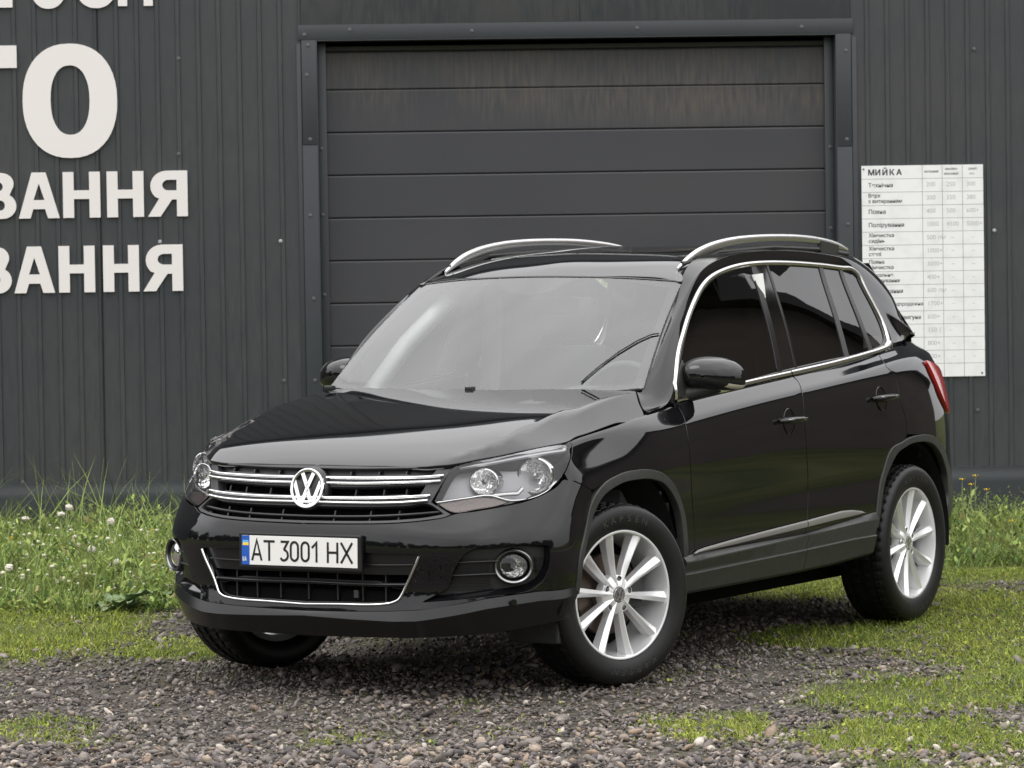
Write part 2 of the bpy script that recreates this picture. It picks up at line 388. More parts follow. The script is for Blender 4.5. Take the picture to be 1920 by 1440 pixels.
DATA={"headlight":[[2.744,7.037],[3.318,7.341],[3.93,7.789],[4.547,8.356],[6.072,8.871],[6.082,8.413],[5.95,7.839],[5.494,6.981],[5.125,6.17],[4.938,5.813],[4.702,5.518],[4.393,5.288],[4.022,5.1],[3.628,5.046],[3.214,5.013],[2.752,4.992],[2.358,5.466]],"arch_f_o":[[5.481,1.685],[5.582,2.785],[5.898,3.884],[6.167,5.022],[6.5,5.729],[6.932,6.007],[7.433,6.009],[7.875,5.872],[8.252,5.589],[8.567,5.021],[8.73,4.087],[8.781,3.129],[8.786,2.252]],"arch_f_i":[[5.654,1.611],[5.734,2.574],[5.977,3.567],[6.243,4.587],[6.474,5.186],[6.893,5.586],[7.406,5.645],[7.869,5.541],[8.211,5.29],[8.472,4.787],[8.619,4.046],[8.675,3.156],[8.694,2.259]],"arch_r_o":[[12.304,2.312],[12.354,2.873],[12.441,3.865],[12.543,4.697],[12.654,5.184],[13.088,5.497],[13.561,5.564],[14.006,5.486],[14.373,5.292],[14.723,4.927],[15.157,3.843],[15.345,2.828],[14.971,2.099]],"arch_r_i":[[12.386,2.171],[12.444,2.85],[12.546,3.837],[12.666,4.67],[12.825,5.116],[13.177,5.379],[13.556,5.419],[13.939,5.338],[14.25,5.129],[14.466,4.865],[14.722,3.97],[14.78,2.996],[14.559,2.125]],"bump_top":[[0.0,4.49],[0.837,4.529],[1.869,4.619],[2.35,4.716],[2.629,4.811],[2.757,4.899],[3.217,4.962],[3.83,5.03],[4.208,5.112],[4.591,5.344],[4.93,5.685],[5.049,5.875]],"joint":[[5.216,5.913],[5.586,5.93],[5.998,5.755],[6.186,5.563]],"lineA":[[0.0,1.312],[0.832,1.349],[1.56,1.393],[2.104,1.45],[3.382,1.811],[4.478,2.0],[5.428,1.968]],"intake":[[0.0,3.42],[1.272,3.362],[2.181,3.347],[2.075,2.972],[1.956,2.633],[1.844,2.308],[1.764,2.016],[1.709,1.828],[1.601,1.703],[1.433,1.639],[1.22,1.61],[0.636,1.593],[0.0,1.548]],"u_chrome":[[2.166,3.288],[2.076,2.991],[1.958,2.651],[1.845,2.315],[1.764,2.031],[1.708,1.843],[1.599,1.718],[1.431,1.654],[1.219,1.622],[0.636,1.602],[0.0,1.557]],"fog_o":[[2.159,1.741],[2.4,1.97],[2.683,2.314],[2.753,2.608],[2.88,3.021],[3.147,3.457],[3.673,3.573],[4.299,3.639],[4.702,3.548],[4.706,3.182],[4.672,2.788],[4.561,2.408],[4.347,2.118],[4.029,1.984],[3.494,1.914],[2.927,1.839]],"fog_c":[[4.011,2.865]],"grille":[[0.0,7.189],[1.02,7.09],[2.398,7.007],[2.556,6.99],[2.72,7.027],[2.31,5.463],[2.727,4.935],[2.626,4.849],[2.346,4.761],[1.865,4.666],[0.833,4.578],[0.0,4.541]],"bar1":[[0.0,6.479],[0.677,6.451],[1.739,6.451],[2.171,6.448],[2.51,6.472]],"bar2":[[0.0,6.256],[0.695,6.232],[1.744,6.252],[2.459,6.248]],"bar3":[[0.0,5.659],[0.744,5.65],[1.786,5.684],[2.289,5.704]],"bar4":[[0.0,5.467],[0.76,5.451],[1.801,5.467],[2.247,5.511]],"slot1":[[0.0,6.974],[0.639,6.949],[1.691,6.955],[2.384,6.913],[2.28,6.597],[1.715,6.623],[0.666,6.591],[0.0,6.61]],"slot2":[[0.0,6.127],[0.705,6.115],[1.751,6.161],[2.173,6.15],[2.083,5.814],[1.777,5.809],[0.734,5.767],[0.0,5.771]],"slot3":[[0.0,5.329],[0.771,5.323],[1.81,5.35],[2.285,5.374],[2.589,4.967],[2.267,4.857],[1.855,4.784],[0.823,4.701],[0.0,4.664]],"shut_sh":[[6.081,8.832],[6.323,8.953],[6.624,9.059],[7.367,9.127],[8.242,8.992],[8.933,8.75],[9.007,8.708]],"gap_f":[[8.998,8.6],[8.973,7.953],[8.876,6.823],[8.879,6.146],[8.906,5.336],[8.945,3.99],[8.954,2.384],[9.013,1.54]],"belt":[[9.082,9.048],[9.635,9.028],[10.499,8.971],[11.112,8.994],[11.116,8.939],[11.842,8.996],[13.103,8.809],[13.299,8.716],[13.492,9.029]],"gap_m":[[11.121,8.976],[11.093,8.272],[10.983,7.014],[10.96,6.482],[10.991,5.561],[11.014,4.754],[10.986,3.292],[10.948,2.439],[11.017,1.234]],"gap_r":[[13.103,8.809],[13.005,7.273],[13.104,6.79],[13.108,6.239],[13.185,5.912],[13.205,5.616]],"refl_in":[[3.38,6.241]],"refl_out":[[4.492,6.274]],"hl_strip":[[2.416,5.475],[2.983,5.559],[3.499,5.585],[3.979,5.269],[4.393,5.304],[4.68,5.522],[4.914,5.878]],"hl_strip2":[[3.499,5.585],[3.807,5.619],[4.104,5.58],[4.196,5.77]],"turn":[[2.4,5.414],[3.503,5.501],[3.942,5.214],[3.626,5.085],[3.212,5.053],[2.75,5.029]],"hl_top":[[2.807,6.967],[3.324,7.149],[3.941,7.471],[4.565,7.855],[5.956,8.671]],"handle_f":[[10.67,6.397]],"handle_r":[[12.588,6.431]],"tail":[[14.416,6.963],[14.925,6.751],[15.098,6.467],[15.45,6.29],[14.686,6.153],[14.518,6.364],[14.352,6.631]],"side_glass":[[2.123,0.138],[1.967,1.435],[2.933,1.792],[4.106,1.852],[4.947,1.908],[5.426,1.917],[5.899,1.922],[6.349,1.916],[6.935,1.907],[7.836,1.906],[8.612,1.945],[9.008,2.05],[9.225,1.976],[9.339,1.289],[9.278,0.669],[9.136,0.301],[8.876,0.127],[8.529,0.077],[6.908,0.106],[6.205,0.099],[5.507,0.076],[4.334,0.06]],"chrome":[[1.861,0.224],[1.6,1.382],[1.841,1.646],[2.848,1.874],[4.003,1.915],[4.902,1.954],[5.399,1.953],[5.892,1.954],[6.359,1.949],[6.945,1.942],[7.85,1.946],[8.628,1.996],[9.062,2.145],[9.307,2.069],[9.472,1.339],[9.449,0.689],[9.271,0.248],[8.979,0.083],[8.587,0.019],[7.077,0.038],[6.19,0.047],[6.259,0.039],[5.494,0.035],[3.79,0.058],[2.032,0.122]],"pB1":[[6.144,1.864],[6.145,1.131],[6.001,0.101]],"pB2":[[6.3,1.85],[6.317,1.298],[6.212,0.122]],"pC":[[7.813,1.867],[7.765,1.167],[7.55,0.116]],"pD":[[8.537,1.866],[8.408,1.023],[8.348,0.09]],"mirror_tri":[[2.768,1.521],[3.063,0.032],[2.068,0.181],[2.122,1.253]],"B1":[[6.101,1.854],[6.168,1.847],[6.187,1.126],[6.037,0.101],[5.956,0.102],[6.111,1.135]],"cowl":[[0.0,0.015],[0.0,4.0]],"hood":[[0.773,0.0],[0.768,0.243],[0.73,0.507],[0.717,0.533],[0.695,0.56],[0.608,0.63],[0.502,0.696],[0.389,0.758],[0.265,0.792],[0.215,0.79],[0.143,0.796],[-0.07,0.8],[-0.305,0.799],[-0.34,0.76],[-0.376,0.731],[-0.394,0.717]],"roof_rail_f":[[-1.092,0.526]],"wiper":[[0.039,1.385],[0.156,1.36],[0.354,1.198],[0.588,0.925],[0.831,0.553],[0.996,0.241]]}
# =====================================================================  THE CAR
CAR=thing('parked_car','black compact SUV with silver roof rails and white number plate on the gravel','car')
SCL={'SHELL':(.35,.10),'GREEN':(.30,.16),'HOOD':(1,1),'ROOF':(1,1),'WS':(.28,.16)}
SURF={'SHELL':SHELL,'GREEN':GREEN,'HOOD':HOOD,'ROOF':ROOF,'WS':WS}
def resample(P,step,closed,scl,ang=48):
    """Catmull-Rom through the points, corners kept sharp, ~step metres apart"""
    P=[np.array(p,float)*scl for p in P];n=len(P);out=[]
    def corner(i):
        if not closed and (i==0 or i==n-1): return True
        a=P[i]-P[i-1];b=P[(i+1)%n]-P[i];la,lb=np.linalg.norm(a),np.linalg.norm(b)
        if la<1e-6 or lb<1e-6: return True
        return np.dot(a,b)/(la*lb)<math.cos(R(ang))
    cs=[corner(i) for i in range(n)]
    for i in range(n if closed else n-1):
        p1,p2=P[i],P[(i+1)%n];p0=P[i-1] if (not cs[i]) else p1-(p2-p1);p3=P[(i+2)%n] if not cs[(i+1)%n] else p2+(p2-p1)
        L_=np.linalg.norm(p2-p1);k=max(1,int(math.ceil(L_/step)))
        # centripetal-ish tangents
        def tan(a,b,c_):
            d1,d2=np.linalg.norm(b-a)+1e-6,np.linalg.norm(c_-b)+1e-6
            return ((b-a)/d1*d2+(c_-b)/d2*d1)/(d1+d2)
        m1,m2=tan(p0,p1,p2)*L_,tan(p1,p2,p3)*L_
        if cs[i]: m1=(p2-p1)
        if cs[(i+1)%n]: m2=(p2-p1)
        for j in range(k):
            t=j/k;out.append((2*t**3-3*t**2+1)*p1+(t**3-2*t*t+t)*m1+(-2*t**3+3*t*t)*p2+(t**3-t*t)*m2)
    if not closed: out.append(P[-1])
    return np.array(out)/scl
def inpoly(q,P):
    x,y=q[:,0],q[:,1];r=np.zeros(len(q),bool);n=len(P)
    for i in range(n):
        x1,y1=P[i];x2,y2=P[(i+1)%n]
        c=((y1>y)!=(y2>y));r^=c&(x<(x2-x1)*(y-y1)/((y2-y1) if y2!=y1 else 1e-12)+x1)
    return r
def area(P): x,y=np.array(P).T;return .5*np.sum(x*np.roll(y,-1)-np.roll(x,-1)*y)
def panel(name,sk,loops,mat,parent=CAR,off=0.0,depth=.012,step=.035,bstep=.02,inset=.0022,centre=False,side=1,both=True,edge=.0014,prof=None):
    """a body panel: region of a surface cut by loops, with turned-in rounded edges. centre: region touches the centre line and is mirrored into one piece"""
    S=SURF[sk];scl=np.array(SCL[sk]);cax=0 if sk=='SHELL' else 1
    LP=[resample(l,bstep,True,scl) for l in loops]
    if area(LP[0]*scl)<0: LP[0]=LP[0][::-1]
    for i in range(1,len(LP)):
        if area(LP[i]*scl)>0: LP[i]=LP[i][::-1]
    B=[];E=[]
    for l in LP:
        b=len(B);B+=list(l*scl);E+=[(b+i,b+(i+1)%len(l)) for i in range(len(l))]
    nb=len(B);B=np.array(B);mn,mx_=B.min(0),B.max(0)
    gx=np.arange(mn[0]+step/2,mx_[0],step);gy=np.arange(mn[1]+step/2,mx_[1],step)
    G=np.array([(x,y) for x in gx for y in gy]) if len(gx)*len(gy) else np.zeros((0,2))
    if len(G):
        ok=inpoly(G,LP[0]*scl)
        for h in LP[1:]: ok&=~inpoly(G,h*scl)
        G=G[ok]
    if len(G):
        d=np.sqrt(((G[:,None]-B[None])**2).sum(2)).min(1);G=G[d>step*.45]
    pts=[Vector(p) for p in B]+[Vector(p) for p in G]
    r=delaunay_2d_cdt(pts,E,[],0,1e-7);V2=np.array([tuple(v) for v in r[0]]);T=[t for t in r[2] if len(t)==3]
    cen=V2[np.array(T)].mean(1);ok=inpoly(cen,LP[0]*scl)
    for h in LP[1:]: ok&=~inpoly(cen,h*scl)
    T=[t for t,k in zip(T,ok) if k]
    UV=V2/scl;P=S(UV[:,0],UV[:,1]);Nn=S.normal(UV[:,0],UV[:,1])
    om={}
    for i,src in enumerate(r[3]):
        for k in src: om[k]=i
    # boundary frames
    cm=np.abs(UV[:,cax])<1e-5
    Nn[cm,1]=0
    Nn/=np.linalg.norm(Nn,axis=1,keepdims=True)
    Oall=np.zeros_like(P);rings=[]
    b0=0
    for l in LP:
        n=len(l);ids=[om.get(b0+i,b0+i) for i in range(n)];b0+=n
        q=l*scl;t=np.roll(q,-1,0)-np.roll(q,1,0);t/=np.linalg.norm(t,axis=1,keepdims=True)+1e-12
        o2=np.stack([t[:,1],-t[:,0]],1)/scl*1e-3
        P0=P[ids];o3=S(l[:,0]+o2[:,0],l[:,1]+o2[:,1])-S(l[:,0]-o2[:,0],l[:,1]-o2[:,1])
        t3=np.roll(P0,-1,0)-np.roll(P0,1,0);t3/=np.linalg.norm(t3,axis=1,keepdims=True)+1e-12
        n3=Nn[ids];O=np.cross(t3,n3);O/=np.linalg.norm(O,axis=1,keepdims=True)+1e-12
        sg=np.sign((O*o3).sum(1));O*=np.where(sg==0,1,sg)[:,None]
        rings.append((ids,O,t3))
    P=P+Nn*off
    VV=[];FF=[]
    # orient the triangles along normals
    a,b,c_=[P[[t[k] for t in T]] for k in range(3)]
    fl=(np.cross(b-a,c_-a)*Nn[[t[0] for t in T]]).sum(1)<0
    T=[t[::-1] if f else t for t,f in zip(T,fl)]
    NV=list(Nn)
    PV=list(P)
    for ids,O,t3 in rings:
        n=len(ids);atc=[centre and cm[i] for i in ids]
        pr=prof or [(-inset-edge,0,0),(-inset,-edge,.75),(-inset,-depth,1)]
        for k,i in enumerate(ids):
            if not atc[k]: PV[i]=P[i]+O[k]*pr[0][0]+Nn[i]*pr[0][1]
        prev=[len(PV)+0]
        rows=[]
        for qi,(s_,h,w_) in enumerate(pr):
            if qi==0: rows.append(list(ids));continue
            row=[]
            for k,i in enumerate(ids):
                row.append(len(PV));o_=O[k].copy()
                if atc[k]: o_[1]=0
                PV.append(P[i]+o_*s_+Nn[i]*h);nn=Nn[i]*(1-w_)+O[k]*w_;NV.append(nn/(np.linalg.norm(nn)+1e-9))
            rows.append(row)
        for ra,rb in zip(rows[:-1],rows[1:]):
            for k in range(n):
                k2=(k+1)%n
                if centre and atc[k] and atc[k2]: continue
                f=(ra[k],ra[k2],rb[k2],rb[k])
                A_=PV[f[0]];nrm=np.cross(PV[f[1]]-A_,PV[f[2]]-A_)
                if np.dot(nrm,NV[rb[k]])<0: f=f[::-1]
                if len(set(f))==4: T.append(f)
    PV=np.array(PV);NV=np.array(NV)
    if centre:
        PV2=PV*[1,-1,1];NV2=NV*[1,-1,1];n=len(PV)
        F2=[tuple(i+n for i in f[::-1]) for f in T]
        return obj(name,np.vstack([PV,PV2]),list(T)+F2,mat,parent,nor=np.vstack([NV,NV2]))
    o=obj(name,PV,T,mat,parent,nor=NV)
    if both: return o,mirror(o,parent)
    return o
def spath(sk,pts,step=.02,closed=False,off=0,ang=48):
    S=SURF[sk];l=resample(pts,step,closed,np.array(SCL[sk]),ang);P=S(l[:,0],l[:,1]);Nn=S.normal(l[:,0],l[:,1]);return P+Nn*off,Nn
def ribbon(name,sk,pts,w,h,mat,parent=CAR,closed=False,both=True,off=0,centre=False,step=.015,ang=32):
    P,Nn=spath(sk,pts,step,closed,off,ang)
    if centre:
        P=np.vstack([P[::-1]*[1,-1,1],P[1:]]);Nn=np.vstack([Nn[::-1]*[1,-1,1],Nn[1:]])
    pr=[(-w/2,-.004),(-w/2,h*.45),(-w*.36,h*.85),(-w*.15,h),(w*.15,h),(w*.36,h*.85),(w/2,h*.45),(w/2,-.004)]
    m=MB();m.sweep(P,Nn,pr,closed);o=m.build(name,mat,parent,auto=50)
    if centre or not both: return o
    return o,mirror(o,parent)
def pt(sk,uv): S=SURF[sk];P=S(np.array([uv[0]]),np.array([uv[1]]))[0];n=S.normal(np.array([uv[0]]),np.array([uv[1]]))[0];return Vector(P),Vector(n).normalized()
D=DATA
def seg(a,b,n=6): return [[a[0]+(b[0]-a[0])*i/n,a[1]+(b[1]-a[1])*i/n] for i in range(n+1)]
def near(l,p): return min(range(len(l)),key=lambda i:(l[i][0]-p[0])**2+(l[i][1]-p[1])**2)
# ---------- front bumper
hl=D['headlight'];ao=D['arch_f_o'];jo=D['joint'];bt=D['bump_top'];lA=D['lineA']
aob=[q for q in ao if q[1]<=jo[-1][1]+.05 and q[0]<7.3]     # front leg of the arch, bottom to joint
bump=[bt[0]]+bt[1:]+jo+[q for q in aob[::-1]]+lA[::-1]
bumper=panel('front_bumper','SHELL',[bump,D['intake'],D['fog_o']],PAINT,centre=True,step=.03,inset=.001,depth=.02)
# lower valance: sloped lip then near-vertical black face, follows the bumper round to the wheel arch
def strip_v(name,u0,u1,vfun,prof,mat,n=60,centre=True,parent=CAR,auto=35):
    us=np.linspace(u0,u1,n);vs=np.array([vfun(u) for u in us]);P=SHELL(us,vs);Nn=SHELL.normal(us,vs);Nn[:,2]*=.0;Nn/=np.linalg.norm(Nn,axis=1,keepdims=True)
    if centre: Nn[0]=[1,0,0];P=np.vstack([P[::-1]*[1,-1,1],P[1:]]);Nn=np.vstack([Nn[::-1]*[1,-1,1],Nn[1:]])
    us2=np.r_[us[::-1],us[1:]] if centre else us
    V=[];F=[];m=None
    for i in range(len(P)):
        pr=prof(us2[i],P[i]);m=len(pr)
        for h,z in pr: V.append(P[i]+Nn[i]*h+np.array([0,0,z]))
    for i in range(len(P)-1):
        for j in range(m-1): F.append((i*m+j,(i+1)*m+j,(i+1)*m+j+1,i*m+j+1))
    return obj(name,V,F,mat,parent,auto=auto)
lau=np.array(lA)
def vA(u): return float(np.interp(u,lau[:,0],lau[:,1]))
def vprof(u,p):
    k=np.interp(u,[0,1.7,2.1,5.4],[.008,.012,.011,.004]);dz=np.interp(u,[0,1.7,2.1,5.4],[-.016,-.036,-.038,-.03])
    bot=np.interp(u,[0,2,3.6,4.6,5.5],[.232,.238,.250,.272,.285])-p[2]
    return [(-.012,.004),(0.0,.0),(k*.9,dz+.003),(k,dz-.001),(k-.003,dz-.006),(k-.030,bot+.025),(k-.044,bot),(k-.09,bot-.004)]
strip_v('lower_valance',0,5.55,vA,vprof,mat('valance_satin_black',(.006,.006,.0065),.24,bump=(500,.03,.001)))
# inner black body tub behind all the gaps
def tub():
    m=MB()
    us=np.linspace(0,19,96);vs=np.linspace(.6,8.9,18);U,V=np.meshgrid(us,vs,indexing='ij');P=SHELL(U,V);Nn=SHELL.normal(U,V)
    d=.040
    Q=P-Nn*d;Q[0,:,1]=0;Q[-1,:,1]=0
    # holes for the wheels
    nu,nv=len(us),len(vs);idx=np.arange(nu*nv).reshape(nu,nv);F=[]
    for i in range(nu-1):
        for j in range(nv-1):
            c_=Q[i:i+2,j:j+2].reshape(-1,3).mean(0)
            if c_[0]<.62 and (math.hypot(c_[0],c_[2]-.36)<.47 or math.hypot(c_[0]+2.604,c_[2]-.36)<.44): continue
            if us[i]<3.1 and 1.6<vs[j]<7.3: continue     # open behind the grilles
            if us[i]<6.2 and vs[j]>4.6: continue         # headlight bay
            F.append((idx[i,j],idx[i+1,j],idx[i+1,j+1],idx[i,j+1]))
    Q=Q.reshape(-1,3);m.add(Q,F);m.add(Q*[1,-1,1],F)
    # radiator wall, floor and firewall
    m.box((.56,-.42,.24),(.58,.42,.84));m.box((-3.3,-.72,.27),(.60,.72,.30))
    m.box((.25,-.40,.30),(.55,.40,.80));m.box((-3.3,-.60,.20),(-.35,.60,.27))
    return m.build('body_tub',DARK,CAR)
tub()
for x0,r_ in ((0,.455),(-2.604,.43)):
    for s_ in (1,-1):
        m=MB();pr=[(r_,.868),(r_+.0,.62),(r_-.03,.55),(.05,.54)]
        m.lathe([(a,b*s_) for a,b in pr],28,a0=R(-8),a1=R(188),M=Matrix.Translation((x0,0,.36)))
        m.build('wheel_arch_liner',mat('liner_black',(.004,.004,.005),.85) if x0==0 and s_==1 else bpy.data.materials['liner_black'],CAR,auto=40)
# ---------- grille
G=panel('grille_surround','SHELL',[D['grille'],D['slot1'],D['slot2'],D['slot3']],mat('grille_satin_grey',(.035,.035,.038),.42),centre=True,off=-.004,depth=.035,inset=0,step=.04)
for k,(a,vv) in enumerate((('bar1',None),('bar2',None),('bar3',None),('bar4',None))):
    pts=[list(q) for q in D[a]];ribbon('chrome_strip','SHELL',pts,.0115,.013,CHROME,G,centre=True,step=.03,off=-.002)
m=MB()
def pad(loop,off=-.055,mt=SATIN,nm='slot_back'):
    return panel(nm,'SHELL',[loop],mt,G,centre=True,off=off,depth=.001,inset=-.02,step=.08)
pad(D['slot1'],-.030,mat('slot_black_upper',(.012,.012,.013),.5))
pad(D['slot2'],-.060,DARK);pad(D['slot3'],-.060,DARK)
def vrib(u,v0,v1,off=-.02,w=.004,mt=SATIN,par=G,nm='grille_rib'):
    a=pt('SHELL',(u,v0))[0];b,nn=pt('SHELL',(u,(v0+v1)/2));c_=pt('SHELL',(u,v1))[0]
    for s_ in (1,-1):
        if u==0 and s_<0: continue
        m=MB();P=[p+nn*(off-.02) for p in (a,c_)];V=[]
        for p in P:
            for dy,dx in ((-w,.0),(w,.0),(w,.025),(-w,.025)): V.append((p.x+dx,(p.y+dy)*s_,p.z))
        m.add(V,[(0,1,2,3),(7,6,5,4),(0,4,5,1),(1,5,6,2),(2,6,7,3),(3,7,4,0)] if s_>0 else [(3,2,1,0),(4,5,6,7),(1,5,4,0),(2,6,5,1),(3,7,6,2),(0,4,7,3)])
        m.build(nm,mt,par)
RIBM=mat('rib_black',(.005,.005,.0055),.5)
for u in (.62,1.15,1.75): vrib(u,6.6,6.93,-.012,mt=RIBM,w=.003)
for u in (.75,1.3,1.8): vrib(u,5.8,6.14,-.022,mt=RIBM,w=.003)
for u in (.45,1.1,1.7): vrib(u,4.75,5.32,-.024,mt=RIBM,w=.003)
for vv in ([[0,4.92],[.8,4.95],[1.8,5.03],[2.5,5.1]],): ribbon('grille_slat','SHELL',vv,.012,.010,SATIN,G,centre=True,off=-.022)
# ---------- lower intake
IN=panel('lower_intake','SHELL',[D['intake'],
  [[0,2.62],[1.2,2.60],[1.93,2.62],[1.86,2.37],[1.2,2.36],[0,2.38]],
  [[0,2.24],[1.2,2.22],[1.80,2.24],[1.73,1.92],[1.6,1.80],[1.3,1.73],[.6,1.69],[0,1.66]]],SATIN,centre=True,off=-.018,depth=.03,inset=-.002,step=.04)
panel('intake_back','SHELL',[D['intake']],DARK,IN,centre=True,off=-.07,depth=.001,inset=-.01,step=.08)
for vv in ([[0,2.98],[1.2,2.93],[2.0,2.96]],): ribbon('intake_slat','SHELL',vv,.006,.008,SATIN,IN,centre=True,off=-.019)
ribbon('intake_slat','SHELL',[[0,2.31],[1.2,2.29],[1.82,2.31]],.010,.012,SATIN,IN,centre=True,off=-.016)
for u in (.0,.5,.95,1.4): vrib(u,1.7,2.6,-.035,par=IN,nm='intake_rib',mt=RIBM,w=.003)
m=MB();p,nn=pt('SHELL',(.85,1.95));m.box((p.x-.02,p.y-.010,p.z-.014),(p.x-.012,p.y+.010,p.z+.014),.002);m.build('tow_hook_cover',PLAST,IN)
ribbon('intake_chrome_trim','SHELL',D['u_chrome'][::-1],.0105,.010,CHROME,CAR,centre=True,off=-.003)
# ---------- number plate
PL=bpy.data.objects.new('number_plate',None);link(PL,CAR)
PL.location=(.902,0,.5482);PL.rotation_euler=(0,R(-1.0),0)
m=MB();m.box((-.016,-.272,-.068),(.004,.272,.068),.006);m.build('plate_frame',SATIN,PL)
m=MB();m.box((.003,-.2575,-.0535),(.0062,.2575,.0555),.0012);m.build('plate_board',WHITEP,PL)
m=MB();m.box((.006,-.2572,-.0532),(.0066,-.222,.0552));m.build('blue_strip',BLUEP,PL)
m=MB();m.box((.0066,-.2525,.029),(.0069,-.2265,.038));m.build('flag_blue_band',LBLU,PL)
m=MB();m.box((.0066,-.2525,.0185),(.0069,-.2265,.029));m.build('flag_yellow_band',YELP,PL)
def strokes(paths,wd,x,sc=1,oy=0,oz=0,m=None,th=.0006,caps=True):
    """flat lettering strokes in the y-z plane at depth x, mitred"""
    m=m or MB()
    for P in paths:
        cl=P[0]==P[-1] and len(P)>3
        Q=[Vector(p) for p in (P[:-1] if cl else P)];n=len(Q);Lf=[];Rt=[]
        for i,q in enumerate(Q):
            a=Q[i-1] if (cl or i>0) else None;b=Q[(i+1)%n] if (cl or i<n-1) else None
            d1=(q-a).normalized() if a is not None else None;d2=(b-q).normalized() if b is not None else None
            if d1 is None: d1=d2
            if d2 is None: d2=d1
            n1=Vector((-d1.y,d1.x));n2=Vector((-d2.y,d2.x));mm=(n1+n2);mm=mm/(mm.length**2)*2 if mm.length>.3 else n1
            if mm.length>2.2: mm=mm.normalized()*2.2
            Lf.append(q+mm*wd/2);Rt.append(q-mm*wd/2)
        for i in range(n if cl else n-1):
            j=(i+1)%n;c4=[Lf[i],Lf[j],Rt[j],Rt[i]]
            V=[(x+d,oy+c.x*sc,oz+c.y*sc) for d in (0,th) for c in c4]
            m.add(V,[(0,1,2,3),(7,6,5,4),(0,4,5,1),(1,5,6,2),(2,6,7,3),(3,7,4,0)])
    return m
def arc(cx,cy,rx,ry,a0,a1,n=12): return [(cx+rx*math.cos(R(a0+(a1-a0)*i/n)),cy+ry*math.sin(R(a0+(a1-a0)*i/n))) for i in range(n+1)]
GL={ # plate glyphs in a 1-high cell
 'A':(.56,[[(0.02,0),(.28,1),(.54,0)],[(.12,.30),(.44,.30)]]),
 'T':(.50,[[(0,.955),(.52,.955)],[(.26,.92),(.26,0)]]),
 '3':(.44,[[(.03,.955)]+[(.42,.955),(.22,.60)]+arc(.20,.30,.215,.255,80,-90,10)+[(.12,.055),(.02,.16)]]),
 '0':(.46,[arc(.23,.72,.19,.235,0,180,8)+arc(.23,.28,.19,.235,180,360,8)+[(.42,.72)]]),
 '1':(.30,[[(.02,.70),(.24,.95),(.24,0)]]),
 'H':(.50,[[(.04,0),(.04,1)],[(.46,0),(.46,1)],[(.08,.5),(.42,.5)]]),
 'X':(.52,[[(.02,0),(.50,1)],[(.02,1),(.50,0)]]),
 'U':(.5,[[(.06,1),(.06,.3)]+arc(.25,.28,.19,.22,180,360,8)+[(.44,1)]])}
def word(m,txt,y0,hh,x,wd,z0,gap,sx=1):
    for ch in txt:
        if ch==' ': y0+=hh*.30;continue
        w_,ps=GL[ch];m=strokes([[(a*sx,b) for a,b in p] for p in ps],wd,x,hh,y0,z0,m);y0+=hh*w_*sx+gap
    return y0
m=MB()
for ch,x0_,wd_ in (('A',-.2115,.0455),('T',-.158,.048),('3',-.084,.037),('0',-.0395,.039),('0',.0085,.039),('1',.056,.028),('H',.1245,.050),('X',.184,.054)):
    w_,ps=GL[ch];k_=wd_/(w_*.076);strokes([[(a*k_,b) for a,b in p] for p in ps],.118,.0066,.076,x0_,-.037,m)
m.build('plate_lettering',INK,PL)['kind']='stuff'
m=MB();word(m,'UA',-.2525,.016,.0067,.15,-.040,.003,.8);m.build('country_code',WHITEP,PL)
# ---------- emblem
def emblem(parent,M,r,th,name='emblem'):
    m=MB();m.lathe([(0,-.3*th),(r*1.06,-.3*th),(r*1.06,.2*th),(r*.9,.45*th),(0,.45*th)],40,M=M);m.build(name+'_base',SATIN,parent,auto=40)
    m=MB();m.lathe([(r*.82,.3*th),(r*.83,.95*th),(r*.87,th),(r*.97,th),(r,.9*th),(r*1.0,.2*th)],48,M=M)
    q=MB();w_=.205
    P=[[(-.36,.83),(-.02,.10),(.02,.10),(.36,.83)],[(-.80,.38),(-.36,-.76),(-.28,-.76),(-.02,-.06),(.02,-.06),(.28,-.76),(.36,-.76),(.80,.38)]]
    strokes(P,w_,.35*th,r,0,0,q,.5*th)
    V=[tuple(M@Vector((v[1],v[0],v[2]))) for v in q.V];m.add(V,[f[::-1] for f in q.F])
    return m.build(name,CHROME,parent,auto=30)
# local (x right, y out, z up) -> car: out=+x, right(as seen from the front)=+y
Mem=Matrix.Translation((.829,0,.7775))@Matrix.Rotation(R(-9),4,'Y')@Matrix(((0,1,0,0),(1,0,0,0),(0,0,1,0),(0,0,0,1)))
emblem(CAR,Mem,.0745,.022)
m=MB();m.lathe([(.083,-.03),(.083,-.002),(.078,.004),(0,.004)],48,M=Mem);m.build('emblem_housing',SATIN,CAR,auto=40)
# ---------- fog lamps
fo=np.array(D['fog_o']);fcu=fo.mean(0)
fin=[list(fcu+(q-fcu)*[.93,.90]+[0,.06]) for q in fo]
def fogpart():
    S=SHELL;o=resample(D['fog_o'],.02,True,np.array(SCL['SHELL']));A_=S(o[:,0],o[:,1])-S.normal(o[:,0],o[:,1])*.0015
    k=fcu+(o-fcu)*[.95,.86]+[0.02,.09];B_=S(k[:,0],k[:,1])-S.normal(k[:,0],k[:,1])*.030
    V=list(A_)+list(B_);n=len(o);F=[(i,(i+1)%n,n+(i+1)%n,n+i) for i in range(n)]
    a=obj('fog_recess_wall',V,F,PAINT,CAR,auto=50);mirror(a)
    return [list(q) for q in k]
kin=fogpart()
a,b=panel('fog_grille','SHELL',[kin],mat('fog_grille_black',(.009,.009,.009),.5),off=-.030,depth=.002,inset=-.004)
